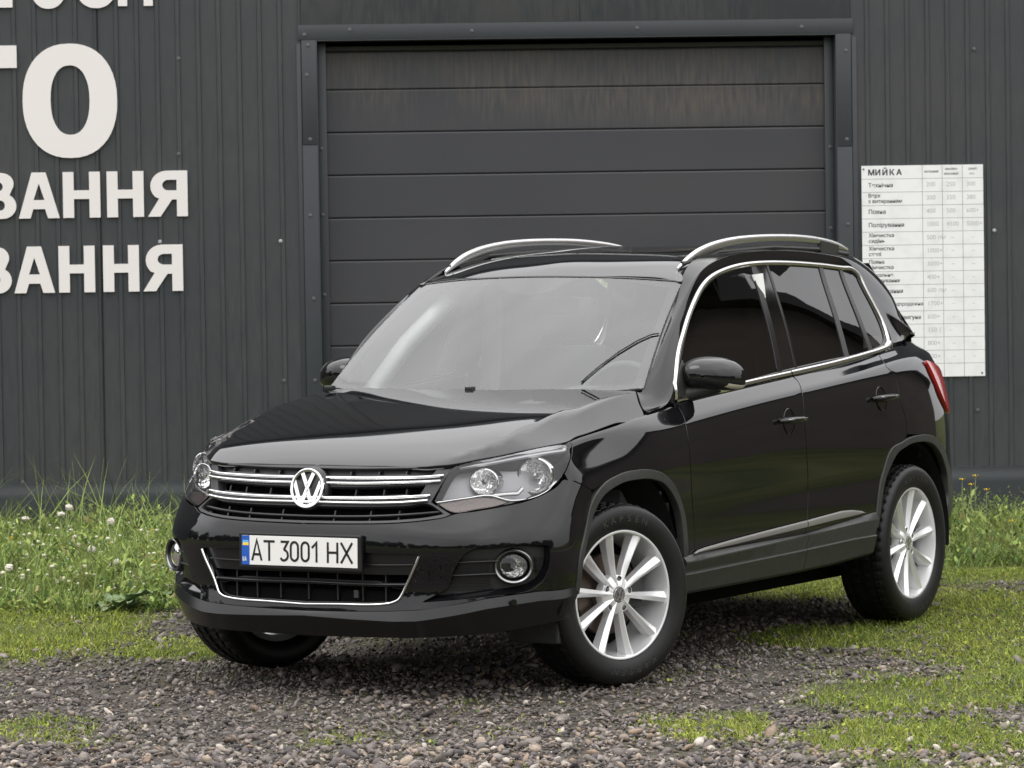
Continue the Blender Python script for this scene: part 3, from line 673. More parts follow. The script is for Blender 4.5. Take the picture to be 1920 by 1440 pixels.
# honeycomb relief
def honey():
    m=MB();K=np.array(kin);s_=.021
    for i in range(60):
        for j in range(16):
            u=2.6+i*s_*.9/.35*.62;v=1.7+j*s_*.8/.10*.55;
            if j%2: u+=s_*.28/.35
            if not inpoly(np.array([[u,v]]),fcu+(K-fcu)*[.94,.9])[0]: continue
            if abs(u-4.0)<.48 and abs(v-2.86)<.62: continue
            P_,n_=pt('SHELL',(u,v));e=pt('SHELL',(u+.02,v))[0]-P_;e.normalize();f_=n_.cross(e)
            c=[];
            for k in range(6):
                q=2*math.pi*k/6;c.append(P_-n_*.030+e*math.cos(q)*.0085+f_*math.sin(q)*.0055)
            ct=[x_+n_*.006 for x_ in c];ci=[P_-n_*.024+(x_-P_+n_*.030)*.6 for x_ in c]
            m.add(c+ct+ci,[(k,(k+1)%6,6+(k+1)%6,6+k) for k in range(6)]+[(6+k,6+(k+1)%6,12+(k+1)%6,12+k) for k in range(6)])
    o=m.build('honeycomb',SATIN,a,auto=30);q=mirror(o,b);o['kind']='stuff';q['kind']='stuff'
honey()
for v,u0 in ((3.02,2.86),(2.58,2.74)):
    P_,q_=ribbon('fog_slat','SHELL',[[u0,v],[3.2,v+.01],[3.75,v+.02]],.009,.012,SATIN,a,off=-.028);q_.parent=b
fp,fn=pt('SHELL',D['fog_c'][0]);fn=Vector((.86,.50,-.02)).normalized()
Mf=Matrix.Translation(fp-fn*.012)@fn.to_track_quat('Y','Z').to_matrix().to_4x4()@Matrix.Diagonal((1.14,1,1,1))
def two(m,name,mat_,parents,**k):
    o=m.build(name,mat_,parents[0],**k);q=mirror(o,parents[1]);return o,q
m=MB();m.lathe([(.0,-.03),(.046,-.03),(.052,0.0),(.056,.010),(.060,.012),(.0635,.008),(.066,-.006),(.068,-.03)],40,M=Mf);fl_=two(m,'fog_lamp',SATIN,(CAR,CAR),auto=40)
m=MB();m.lathe([(.0535,.0090),(.0555,.0135),(.0600,.0150),(.0625,.0115),(.0635,.006)],40,M=Mf);two(m,'chrome_ring',mat('satin_chrome',(.26,.26,.26),.25,1),fl_,auto=60)
m=MB();m.lathe([(.0,-.026),(.018,-.022),(.034,-.012),(.043,.0)],30,M=Mf);two(m,'reflector',mat('fog_reflector',(.40,.40,.40),.15,1,bump=(70,.5,.01)),fl_,auto=60)
m=MB();m.lathe([(0,.012),(.02,.011),(.035,.007),(.045,.001)],30,M=Mf);two(m,'lens',LENSGL,fl_,smooth=True)
m=MB();m.lathe([(0,-.002),(.010,-.003),(.011,-.02)],16,M=Mf);two(m,'bulb',GLASSK,fl_,auto=40)
# ---------- headlights
hla,hlb=panel('headlight','SHELL',[D['headlight']],LENSGL,off=.002,depth=.02,inset=.003,step=.025)
hb=panel('bezel','SHELL',[D['headlight']],HOUSE,hla,both=False,off=-.075,depth=.001,inset=.003,step=.03);mirror(hb,hlb)
def hwall():
    l=resample(D['headlight'],.02,True,np.array(SCL['SHELL']));P_=SHELL(l[:,0],l[:,1]);n_=SHELL.normal(l[:,0],l[:,1]);c_=P_.mean(0)
    dr=c_-P_;dr/=np.linalg.norm(dr,axis=1,keepdims=True);V=list(P_+dr*.003-n_*.002)+list(P_+dr*.022-n_*.076);n=len(l)
    o=obj('bezel_wall',V,[(i,(i+1)%n,n+(i+1)%n,n+i) for i in range(n)],mat('bezel_wall_dark',(.05,.05,.052),.4),hla,auto=50);mirror(o,hlb)
hwall()
ax=Vector((.97,.22,.02)).normalized()
def bowl(uv,r,dep,sx=1.0,lens=False):
    p,n_=pt('SHELL',uv)
    Mb=Matrix.Translation(p-n_*(.040 if r>.05 else .032))@ax.to_track_quat('Y','Z').to_matrix().to_4x4()@Matrix.Diagonal((sx,1,1,1))
    m=MB();m.lathe([(r*1.09,-.05),(r*1.07,.006),(r*1.05,.010),(r*1.0,.011),(r*.97,.002)],40,M=Mb);o,q=two(m,'reflector_rim',CHROME,(hla,hlb),auto=50)
    # faceted bowl
    m=MB();V=[];F=[];na=18;nr=6
    for k in range(na):
        for j in range(nr+1):
            t=j/nr;rr=r*.98*t;q_=2*math.pi*(k+(.5 if j%2 else 0)*.0)/na;V.append((rr*math.cos(q_),-dep*(1-t*t)+.002+(.004*((k+j)%2)*(t<.95)),rr*math.sin(q_)))
    for k in range(na):
        for j in range(nr): F.append((k*(nr+1)+j,k*(nr+1)+j+1,((k+1)%na)*(nr+1)+j+1,((k+1)%na)*(nr+1)+j))
    m.add([tuple(Mb@Vector(v)) for v in V],F);two(m,'reflector',REFL,(hla,hlb))
    m=MB();m.lathe([(0,.0),(.011,-.001),(.013,-.006),(.011,-dep+.005)],18,M=Mb);two(m,'bulb',mat('bulb_cap',(.75,.75,.75),.15,.9) if 'bulb_cap' not in bpy.data.materials else bpy.data.materials['bulb_cap'],(hla,hlb),auto=40)
bowl(D['refl_out'][0],.064,.052);bowl(D['refl_in'][0],.047,.040,1.12)
def hr(name,pts,w,h,mt,off):
    o,q=ribbon(name,'SHELL',pts,w,h,mt,hla,off=off);q.parent=hlb
hr('chrome_line',D['hl_strip'],.009,.008,CHROME,-.022);hr('chrome_line',D['hl_strip2'],.016,.005,mat('bezel_bright',(.55,.55,.55),.25,.8),-.030)
hr('top_strip',D['hl_top'],.016,.006,mat('bezel_silver',(.40,.40,.41),.3,.6),-.020)
t_=panel('turn_signal','SHELL',[D['turn']],AMB,hla,both=False,off=-.018,depth=.01,inset=.002,step=.03);mirror(t_,hlb)
# ---------- hood
hd=D['hood'];hood=[hd[0]]+hd[1:]+[[-.345,.62],[-.31,.5],[-.27,.35],[-.24,.18],[-.235,0]]
panel('bonnet','HOOD',[hood],PAINT,centre=True,step=.035,inset=.002,depth=.018,edge=.003)
# ---------- fenders
sf=D['shut_sh'];gf=D['gap_f']
tip=near(hl,sf[0]);jt=near(hl,jo[0])
edgeh=hl[jt:tip:-1] if jt>tip else hl[tip:jt][::-1]
shutp=[q for q in sf if q[0]>6.15]
fend=jo[::-1][:0]+jo[1:][::-1]+[jo[0]]+edgeh+[sf[0]]+[[q[0],min(q[1],9)] for q in sf[1:-1]]+[gf[0]]+gf[1:-1]+[[8.95,2.0]]+[[8.80,2.0]]+[q for q in ao[::-1] if q[1]>2.1 and not(q[0]<6.2 and q[1]<jo[-1][1]+.05)]
panel('front_wing','SHELL',[fend],PAINT,step=.035,depth=.015)
# ---------- doors and quarter
bl=[q for q in D['belt']];gm=D['gap_m'];gr=D['gap_r'];ro_=D['arch_r_o']
cut=lambda l,v:[q for q in l if q[1]>v]
doorf=[[gf[0][0]+.02,8.62]]+[[9.06,8.98],[9.63,9],[10.5,9],[11.09,8.98]]+gm[1:-1]+[[11.0,1.5],[8.98,1.5]]+gf[::-1][1:-1]
panel('front_door','SHELL',[doorf],PAINT,step=.04,depth=.015)
gro=[q for q in ro_ if q[0]<13.15]
doorr=[[11.11,8.98],[11.84,9.0],[12.6,9.0],gr[0]]+gr[1:]+gro[::-1]+[[12.3,1.5],[11.0,1.5]]+gm[::-1][1:-1]
panel('rear_door','SHELL',[doorr],PAINT,step=.04,depth=.015)
gqr=[q for q in ro_ if q[0]>13.2]
tl=D['tail']
quar=[gr[0],[13.5,9],[14.2,9],[15,9],[15.6,9],[15.6,1.2],[14.6,1.2]]+gqr[::-1]+gr[::-1][:-1]
panel('rear_quarter','SHELL',[quar],PAINT,step=.045,depth=.015)
# rear end (out of view but real)
panel('tailgate','SHELL',[[[19,9],[15.6,9],[15.6,5],[19,5]]],PAINT,centre=False,both=True,step=.06)
panel('rear_bumper','SHELL',[[[19,5],[15.6,5],[15.6,1],[19,1]]],PAINT,centre=False,both=True,step=.06)
# ---------- arch trims
def archtrim(o,i,name):
    lp=[list(q) for q in o]+[list(q) for q in i[::-1]]
    panel(name,'SHELL',[lp],PLAST,off=.006,depth=.03,inset=.0,step=.03,edge=.003)
archtrim(D['arch_f_o'],D['arch_f_i'],'front_arch_trim');archtrim(D['arch_r_o'],D['arch_r_i'],'rear_arch_trim')
# ---------- sill cladding : swept creased profile, split at the door gap
def clad(x0,x1,name,n=24):
    m=MB();V=[];F=[]
    for i in range(n+1):
        x=x0+(x1-x0)*i/n
        top=np.interp(x,[-2.2,-1.5,-.5,-.43],[.508,.462,.456,.450]);c1=np.interp(x,[-2.1,-1.5,-.5],[.475,.455,.429]);c2=np.interp(x,[-1.96,-1.5,-.5],[.406,.396,.380]);bot=np.interp(x,[-2.24,-1.8,-1.4,-.5],[.325,.308,.302,.300])
        pr=[(.880,top-.004),(.897,top),(.901,top-.003),(.9130,c1+.003),(.9135,c1-.002),(.898,c2+.010),(.8985,c2+.004),(.905,c2-.001),(.903,c2-.006),(.886,bot+.012),(.872,bot),(.80,bot-.005)]
        if i==0 or i==n: pr=[(.86,z) if False else (y,z) for y,z in pr]
        for y,z in pr: V.append((x,y,z))
    k=12
    for i in range(n):
        for j in range(k-1): F.append((i*k+j,i*k+j+1,(i+1)*k+j+1,(i+1)*k+j))
    F.append(tuple(range(k)));F.append(tuple(n*k+j for j in range(k))[::-1])
    if x1<x0: F=[f[::-1] for f in F]
    m.add(V,F);o=m.build(name,PLAST,CAR,auto=25);return o,mirror(o)
clad(-.425,-1.504,'door_cladding');clad(-1.508,-2.19,'door_cladding')
# silver insert strips
def sil(up,lo,name='silver_sill_strip'):
    m=MB();V=[];F=[];n=30;x0,x1=up[0][0],up[-1][0]
    ux,uz=zip(*up[::-1]);lx,lz=zip(*lo[::-1])
    for i in range(n+1):
        x=x0+(x1-x0)*i/n;a=np.interp(x,ux,uz);b=np.interp(x,lx,lz)
        for y,z in ((.899,a),(.904,a-.0008),(.9095,a-.004),(.9105,(a+b)/2),(.908,b+.002),(.904,b)): V.append((x,y,min(z,a)))
    for i in range(n):
        for j in range(5): F.append((i*6+j,(i+1)*6+j,(i+1)*6+j+1,i*6+j+1))
    m.add(V,F[:]);o=m.build(name,SILV if False else mat('matt_silver_strip',(.22,.215,.20),.55,.3) if 'matt_silver_strip' not in bpy.data.materials else bpy.data.materials['matt_silver_strip'],CAR,auto=30);mirror(o)
sil([(-.508,.459),(-.522,.467),(-.60,.475),(-.85,.489),(-1.15,.503),(-1.502,.518)],[(-.508,.457),(-.85,.468),(-1.502,.490)])
sil([(-1.508,.518),(-1.70,.528),(-1.85,.535),(-1.95,.532),(-2.04,.522),(-2.075,.513)],[(-1.508,.490),(-1.75,.500),(-2.075,.510)])
# ---------- side glass and window frames (greenhouse net)
gl=D['side_glass']
# dark backing frame around the panes, then three panes and the pillars between them
chl=D['chrome']
def upto(P,ua,ub,va=None):
    return P
fr=[list(q) for q in chl]
FRM=mat('window_frame_black',(.006,.006,.006),.22)
def uline(pts): # interpolate u as a function of v
    vs=[q[1] for q in pts][::-1];us=[q[0] for q in pts][::-1];return lambda v:float(np.interp(v,vs,us))
def clip_u(loop,f0,f1):
    """part of the glass loop between two pillar lines (u=f0(v), u=f1(v))"""
    L_=resample(loop,.02,True,np.array(SCL['GREEN']));q=[(u,v) for u,v in L_]
    def half(q,f,s_):
        out=[];n=len(q)
        for i in range(n):
            a,b=q[i],q[(i+1)%n];da=s_*(a[0]-f(a[1]));db=s_*(b[0]-f(b[1]))
            if da>=0: out.append(a)
            if da*db<0:
                t=da/(da-db);out.append((a[0]+(b[0]-a[0])*t,a[1]+(b[1]-a[1])*t))
        return out
    if f0: q=half(q,f0,1)
    if f1: q=half(q,f1,-1)
    # thin out near duplicates
    o=[q[0]]
    for p in q[1:]:
        if math.hypot((p[0]-o[-1][0])*.3,(p[1]-o[-1][1])*.16)>.008: o.append(p)
    return [list(p) for p in o]
b1=uline(D['pB1']);b2=uline(D['pB2']);pc=uline(D['pC']);pd=uline(D['pD'])
k=lambda f,d:(lambda v:f(v)+d)
def glass(name,f0,f1,mt=SIDEGL,off=-.004):
    return panel(name,'GREEN',[clip_u(gl,f0,f1)],mt,off=off,depth=.003,inset=.0,step=.05,edge=.0005)
glass('front_door_glass',None,k(b1,-.04));glass('rear_door_glass',k(b2,.16),k(pc,-.04));glass('quarter_light_glass',k(pc,.06),k(pd,-.05));glass('rear_side_glass',k(pd,.06),None)
for nm,f0,f1,mt in (('pillar_trim',k(b1,.05),k(b2,.13),mat('pillar_gloss_black',(.006,.0055,.005),.06)),('pillar_seal',k(b1,-.05),k(b1,.055),FRM),('pillar_seal',k(b2,.125),k(b2,.165),FRM),('pillar_seal',k(pc,-.05),k(pc,.07),mat('grey_seal',(.03,.03,.03),.4)),('pillar_seal',k(pd,-.06),k(pd,.07),bpy.data.materials['window_frame_black'])):
    panel(nm,'GREEN',[clip_u(gl,f0,f1)],mt if mt.name!='grey_seal' else bpy.data.materials['grey_seal'],off=-.002 if nm=='pillar_trim' else .0005,depth=.006,inset=0,step=.05,edge=.001)
# ring seal between chrome and glass
ribbon('window_seal','GREEN',[q for q in gl],.016,.004,FRM,closed=True,off=-.003,ang=60)
# chrome surround: upper arch follows the trace, thicker below along the belt
up=[q for q in chl[:19]];ribbon('window_chrome_trim','GREEN',up,.020,.008,mat('polished_trim',(.72,.71,.69),.17,1),ang=60)
low=[[1.83,.16],[2.6,.09],[4.2,.065],[5.47,.055],[6.2,.05]]
CHT=bpy.data.materials['polished_trim']
ribbon('belt_chrome_trim','GREEN',low,.021,.009,CHT)
ribbon('belt_chrome_trim','GREEN',[[6.22,.05],[7.1,.045],[8.1,.04],[8.74,.05],[9.1,.09],[9.30,.16]],.024,.009,CHT)
# mirror triangle
panel('mirror_triangle','GREEN',[[[2.32,1.42],[2.62,.16],[1.86,.22],[1.72,.9],[1.95,1.35]]],PLAST,off=.006,depth=.012,inset=0,step=.05)
# ---------- painted A pillar, cant rail, D pillar as one side frame
oc=[[q[0],q[1]+.07] for q in chl[:14]]
side=[[0,0],[0,4],[1,4],[3,4],[4.2,4],[5,4],[6,4],[7,4],[8,4],[9,4],[10,4],[11,4],[12,4],[12,2],[12,0],[10.5,0],[9.35,0]]+[[9.46,.16],[9.56,.35],[9.60,.7],[9.54,1.3],[9.38,2.05],[9.10,2.22],[8.63,2.07]]+[[q[0],q[1]+.05] for q in chl[3:12][::-1]]+[[1.90,1.80],[1.45,1.62],[1.50,.4],[1.62,.12],[1.66,0]]
panel('side_frame','GREEN',[side],PAINT,step=.05,depth=.01,inset=0)
# corner of the tailgate between the pillar foot and the shoulder
n_=14;T_=np.linspace(0,1,n_);ga=GREEN(np.full(n_,12.0),T_*4.0);gb=SHELL(13.78+T_*3.2,np.full(n_,8.97));V=[];F=[]
for k in range(n_):
    mid=(ga[k]+gb[k])/2+np.array([-.012,.004,.012]);mid=(ga[k]+gb[k])/2;V+=[tuple(ga[k]),tuple(mid),tuple(gb[k])]
for k in range(n_-1):
    for j in range(2): F.append((k*3+j,k*3+j+1,(k+1)*3+j+1,(k+1)*3+j))
_o=obj('tailgate_corner',V,F,PAINT,CAR,smooth=True);mirror(_o)
# ---------- windscreen
panel('windscreen','WS',[[[0.02,0],[6-.02,0],[6,3],[0,3]]],WSGL,both=False,off=0,depth=.006,inset=.002,step=.08)
FR=mat('glass_edge_print',(.02,.018,.02),.5)
wsf=panel('windscreen_edge_print','WS',[[[0,0],[6,0],[6,3],[0,3]],[[.20,.16],[1,.14],[3,.12],[5,.14],[5.80,.16],[5.83,1.5],[5.80,2.80],[5.4,2.88],[3.75,2.87],[3.55,2.66],[3.3,2.58],[2.7,2.58],[2.45,2.66],[2.25,2.87],[.6,2.88],[.20,2.80],[.17,1.5]]],FR,both=False,off=-.006,depth=.002,inset=0,step=.08)
ribbon('windscreen_header_seal','WS',[[0,3.0],[3,3.0],[6,3.0]],.010,.003,FRM,both=False)
# ---------- roof
rf=[];ui=np.linspace(4.25,11.2,24);P_=GREEN(ui,np.full(24,4.0))
W3=WS(np.linspace(3,6,8),np.full(8,3.0))
hdr=[[float(p[0])-.012,abs(float(p[1]))] for p in W3]
roofl=[[hdr[0][0],0]]+hdr[1:-1]+[[float(p[0]),float(p[1])+.004] for p in P_[0:]]+[[float(P_[-1][0])-.03,.3],[float(P_[-1][0])-.05,0]]
# glass roof area
gls=[[-1.22,0],[-1.215,.25],[-1.24,.45],[-1.30,.475],[-2.0,.475],[-2.5,.46],[-2.55,.40],[-2.56,0]]
panel('roof_panel','ROOF',[roofl,gls],PAINT,centre=True,step=.05,inset=.001,depth=.012)
panel('panoramic_roof_glass','ROOF',[gls],glassy('roof_glass_tinted',(.30,.31,.30),1.55),centre=True,step=.05,inset=.004,depth=.012,off=.002)
# ---------- roof rails
def rail():
    A_=[(-1.045,.556,1.572,.004,.006),(-1.12,.558,1.612,.010,.012),(-1.22,.560,1.648,.013,.015),(-1.36,.562,1.677,.014,.015),(-1.55,.563,1.697,.014,.014),(-1.8,.563,1.706,.014,.0135),(-2.1,.562,1.706,.014,.0135),(-2.30,.558,1.698,.014,.014),(-2.48,.550,1.684,.013,.014),(-2.62,.540,1.664,.011,.012),(-2.71,.532,1.645,.004,.005)]
    K=np.array(A_);t=np.linspace(0,len(K)-1,60);Q=np.stack([np.interp(t,range(len(K)),K[:,i]) for i in range(5)],1)
    # smooth
    for _ in range(6): Q[1:-1]=.25*Q[:-2]+.5*Q[1:-1]+.25*Q[2:]
    V=[];F=[];n=12
    for i in range(60):
        x,y,z,a,b=Q[i]
        for j in range(n):
            q=2*math.pi*j/n;c_,s_=math.cos(q),math.sin(q);V.append((x,y+a*math.copysign(abs(c_)**.7,c_),z+1.25*b*math.copysign(abs(s_)**.7,s_)-b*.85))
    for i in range(59):
        for j in range(n): F.append((i*n+j,(i+1)*n+j,(i+1)*n+(j+1)%n,i*n+(j+1)%n))
    F+=[tuple(range(n)),tuple(59*n+j for j in range(n))[::-1]]
    rr=obj('roof_rail',V,F,SILV,CAR,auto=50);q=mirror(rr)
    for par,s_ in ((rr,1),(q,-1)):
        for x0,x1,zt0,zt1 in ((-1.16,-1.40,1.615,1.67),(-2.36,-2.54,1.682,1.662)):
            m=MB();m.add([(x0,s_*.553,1.58),(x1,s_*.553,1.63),(x1,s_*.553,zt1),(x0,s_*.553,zt0),(x0,s_*.571,1.58),(x1,s_*.571,1.63),(x1,s_*.571,zt1),(x0,s_*.571,zt0)],[(0,1,2,3),(7,6,5,4),(0,4,5,1),(2,6,7,3),(1,5,6,2),(3,7,4,0)]);m.build('rail_foot',PLAST,par)
        m=MB();m.tube([(-1.08,s_*.560,1.590),(-1.4,s_*.563,1.637),(-1.9,s_*.563,1.655),(-2.35,s_*.56,1.645),(-2.66,s_*.555,1.622)],.010,8);m.build('rail_base',PLAST,par,auto=40)
rail()
# ---------- door mirrors
def blob(prof_fn,nu,nv): pass
def dmirror():
    rt=bpy.data.objects.new('door_mirror',None);link(rt,CAR);rt2=bpy.data.objects.new('door_mirror',None);link(rt2,CAR)
    # shell: super-ellipsoid, front-top painted, lower black
    cx,cy,cz=-.745,.878,1.146
    def P(th,ph,sc=1.0):
        # th around x(depth) axis in yz; ph 0 front tip..1 rim (rear)
        c_,s_=math.cos(th),math.sin(th);a=.120;bu=.074;bl=.058
        y=a*math.copysign(abs(c_)**.85,c_);z=(bu if s_>0 else bl)*math.copysign(abs(s_)**(.9 if s_>0 else .5),s_)
        if c_>0: y*=1.0
        r=math.sin(ph)**.75;d=math.cos(ph)*.105
        yy=y*r*sc;return (cx+d-.035*(yy/.118)-.0,cy+yy,cz+z*r*sc+.010*(yy/.118)*(-1))
    def surf_(t0,t1,name,mt,sc=1.0,both=True,p0=.02):
        n,k_=36,14;V=[P(t0+(t1-t0)*i/n,p0+(math.pi/2-p0)*j/k_,sc) for i in range(n+1) for j in range(k_+1)]
        F=[(i*(k_+1)+j,i*(k_+1)+j+1,(i+1)*(k_+1)+j+1,(i+1)*(k_+1)+j) for i in range(n) for j in range(k_)]
        o=obj(name,V,F,mt,rt,auto=60);q=mirror(o,rt2)
    surf_(R(-9),R(189),'mirror_cap',PAINT);surf_(R(189),R(351),'mirror_housing',SATIN,.985)
    # indicator on the outer lower edge
    surf_(R(-42),R(-14),'mirror_indicator',mat('indicator_clear',(.62,.60,.50),.18,.3),1.012,p0=.75)
    n=30;V=[(cx-.001-.035*math.cos(2*math.pi*i/n),cy+.114*math.cos(2*math.pi*i/n),cz+.07*math.sin(2*math.pi*i/n)) for i in range(n)];o=obj('mirror_glass',V,[tuple(range(n))],CHROME,rt);mirror(o,rt2)
    m=MB();m.tube([(-.66,.765,1.072),(-.69,.80,1.080),(-.715,.85,1.092),(-.72,.90,1.104)],[.036,.032,.030,.026],12);o=m.build('mirror_arm',PLAST,rt,auto=50);mirror(o,rt2)
dmirror()
# ---------- door handles
def handles():
    for uv in (D['handle_f'][0],D['handle_r'][0]):
        p,nn=pt('SHELL',uv)
        Mh=Matrix.Translation(p)@Matrix(((1,0,0,0),(0,1,0,0),(0,0,1,0),(0,0,0,1)))
        # cup: shallow dark bowl ring
        m=MB();m.lathe([(0,.0006),(.038,.0008),(.0465,.0010),(.0485,.0030),(.0500,.0005)],32,M=Matrix.Translation(p)@nn.to_track_quat('Y','Z').to_matrix().to_4x4()@Matrix.Diagonal((1,1,1.08,1)));o=m.build('handle_cup',mat('cup_black',(.002,.002,.002),.12) if 'cup_black' not in bpy.data.materials else bpy.data.materials['cup_black'],CAR,auto=40);mirror(o)
        m=MB();pts=[(p.x+.085,p.y+.004,p.z+.003),(p.x+.075,p.y+.024,p.z+.004),(p.x+.03,p.y+.036,p.z+.006),(p.x-.04,p.y+.037,p.z+.007),(p.x-.09,p.y+.030,p.z+.006),(p.x-.115,p.y+.006,p.z+.005)]
        m.tube(pts,[.008,.0125,.0135,.0135,.0125,.009],12);o=m.build('door_handle',PAINT,CAR,auto=60);mirror(o)
        m=MB();m.tube([(a+.0,b+.0125,c_+.006) for a,b,c_ in pts[1:5]],.0018,6);q=m.build('handle_chrome_line',CHROME,o,auto=60)
handles()
# ---------- side repeater / sensor / washer details
m=MB();p,nn=pt('SHELL',(3.95,1.68));p+=nn*.020;m.lathe([(0,.003),(.011,.003),(.012,0)],20,M=Matrix.Translation(p)@nn.to_track_quat('Y','Z').to_matrix().to_4x4());o=m.build('parking_sensor',PAINT,CAR,auto=40);mirror(o)
# ---------- tail lamps
tl2=[[14.25,6.98],[14.75,6.78],[15.4,6.6],[15.5,5.9],[14.75,5.95],[14.43,6.36]]
# ---------- wheels
def wheel(x,y,steer,side,zc=.342):
    rt=bpy.data.objects.new('wheel',None);link(rt,CAR);rt.location=(x,y,zc);rt.rotation_euler=(0,0,(0 if side>0 else math.pi)+steer)
    return rt
WR=.342
def tyre_mesh():
    m=MB();r=.346
    half=[(.246,.094),(.250,.104),(.258,.1085),(.275,.1145),(.300,.1165),(.318,.1145),(.330,.1085),(.338,.100),(.3425,.090)]
    tread=[(.3435,.083),(.3455,.082),(.3455,.058),(.338,.057),(.338,.047),(.346,.046),(.3462,.014),(.338,.013),(.338,.003)]
    pr=half+tread+[(a,-b) for a,b in tread[::-1]]+[(a,-b) for a,b in half[::-1]]
    pr=[(.236,.060),(.240,.088)]+pr+[(.240,-.088),(.236,-.06)]
    n=192;V=[];F=[];L_=len(pr)
    for k in range(n):
        q=2*math.pi*k/n;fl=1.0
        for j,(rr,h) in enumerate(pr):
            # lateral grooves on the shoulders and blocks
            g=0
            st_=1 if h>.03 else (2 if h<-.03 else 0)
            if rr>.3385 and abs(h)>.001 and (k+st_+(1 if abs(h)<.05 else 0))%4==0: g=.0065
            V.append(((rr-g)*math.cos(q),h,(rr-g)*math.sin(q)))
    for k in range(n):
        for j in range(L_-1): F.append((k*L_+j,k*L_+j+1,((k+1)%n)*L_+j+1,((k+1)%n)*L_+j))
    return V,F
TV,TF=tyre_mesh()
def rim_parts():
    out={}
    # barrel + lip
    m=MB();m.lathe([(.244,.0935),(.2465,.0965),(.2455,.0995),(.241,.1005),(.2365,.0985),(.2345,.088),(.2320,.060),(.226,.035),(.218,.0),(.215,-.08),(.240,-.092)],96);out['rim_barrel']=(m,RIM,50)
    m=MB()
    for k in range(10):
        a=R(6+36*k)
        # stations r, halfwidth left(low edge), ridge pos, half right, ridge height, low-left height, low-right height
        st=[(.030,.0105,-.001,.0105,.078,.072,.072),(.060,.0105,-.001,.0105,.0790,.068,.070),(.095,.0120,-.001,.0120,.0805,.064,.068),(.140,.0145,.0,.0145,.0835,.065,.069),(.190,.0175,.001,.0175,.0885,.070,.074),(.222,.0200,.002,.0200,.0925,.076,.079),(.236,.0210,.003,.0210,.0935,.080,.083)]
        V=[];F=[]
        for r,wl,rp,wr,hr_,hl_,hr2 in st:
            for t,h in ((-wl,.035),(-wl,hl_),(-wl*.30,hl_+.75*(hr_-hl_)),(rp-.0015,hr_),(rp+.0015,hr_),(wr,hr2),(wr,.035)):
                V.append((r*math.cos(a)-t*math.sin(a),h,r*math.sin(a)+t*math.cos(a)))
        c_=7
        for i in range(len(st)-1):
            for j in range(c_-1): F.append((i*c_+j,i*c_+j+1,(i+1)*c_+j+1,(i+1)*c_+j))
            F.append((i*c_+6,i*c_,(i+1)*c_,(i+1)*c_+6))
        F=[f[::-1] for f in F]
        sp=MB();sp.add(V,F);out['spoke%d'%k]=(sp,RIM,30)
    m=MB();m.lathe([(.0,.0745),(.028,.0745),(.031,.077),(.040,.0765),(.060,.070),(.073,.062),(.078,.045),(.078,.03)],60);out['hub_disc']=(m,RIM,40)
    return out
RP=rim_parts()
def simple_parts():
    o={}
    for k in range(5):
        a=R(24+72*k);M=Matrix.Translation((.056*math.cos(a),0,.056*math.sin(a)))
        m=MB();m.lathe([(.0135,.0705),(.0150,.0745),(.0175,.0705)],20,M=M);o['lug_rim%d'%k]=(m,RIM,50)
        m=MB();m.lathe([(0,.0716),(.0138,.0716)],16,M=M);o['lug_recess%d'%k]=(m,mat('lug_dark',(.008,.008,.008),.5) if 'lug_dark' not in bpy.data.materials else bpy.data.materials['lug_dark'],40)
        m=MB();m.lathe([(0,.0735),(.006,.0733),(.0072,.0718)],6,M=M);o['lug_bolt%d'%k]=(m,mat('bolt_steel',(.2,.2,.2),.4,.8) if 'bolt_steel' not in bpy.data.materials else bpy.data.materials['bolt_steel'],30)
    return o
SP=simple_parts()
MESH={}
def shared(name,key,V,F,mt,parent,auto):
    if key not in MESH:
        o=obj(name,V,F,mt,parent,auto=auto);MESH[key]=o.data;return o
    o=bpy.data.objects.new(name,MESH[key]);link(o,parent);return o
def letters_on_tyre(parent):
    cu=bpy.data.curves.new('t','FONT');out=None
    for word_,a0 in (('KAPSEN',90),('KAPSEN',262)):
        for i,ch in enumerate(word_):
            cu.body=ch;cu.size=.042;cu.align_x='CENTER';cu.extrude=.0012;cu.offset=.0006
            ob=bpy.data.objects.new('t',cu);COL.objects.link(ob);dg=bpy.context.evaluated_depsgraph_get();me=bpy.data.meshes.new_from_object(ob.evaluated_get(dg));COL.objects.unlink(ob);bpy.data.objects.remove(ob)
            a=R(a0-(2.5-i)*8.2);r=.2795
            V=[]
            for v in me.vertices:
                x,yy,zz=v.co;ang=a+(x/.295);rr=r+yy*.85;V.append((rr*math.cos(ang),.1148+zz*1+(-.0015 if rr>.309 else 0)+.0008,rr*math.sin(ang)))
            F=[tuple(p.vertices) for p in me.polygons]
            out=out or MB();out.add(V,[f[::-1] for f in F]);bpy.data.meshes.remove(me)
    o=out.build('tyre_lettering',RUBL,parent);o['kind']='stuff';return o
LET=None
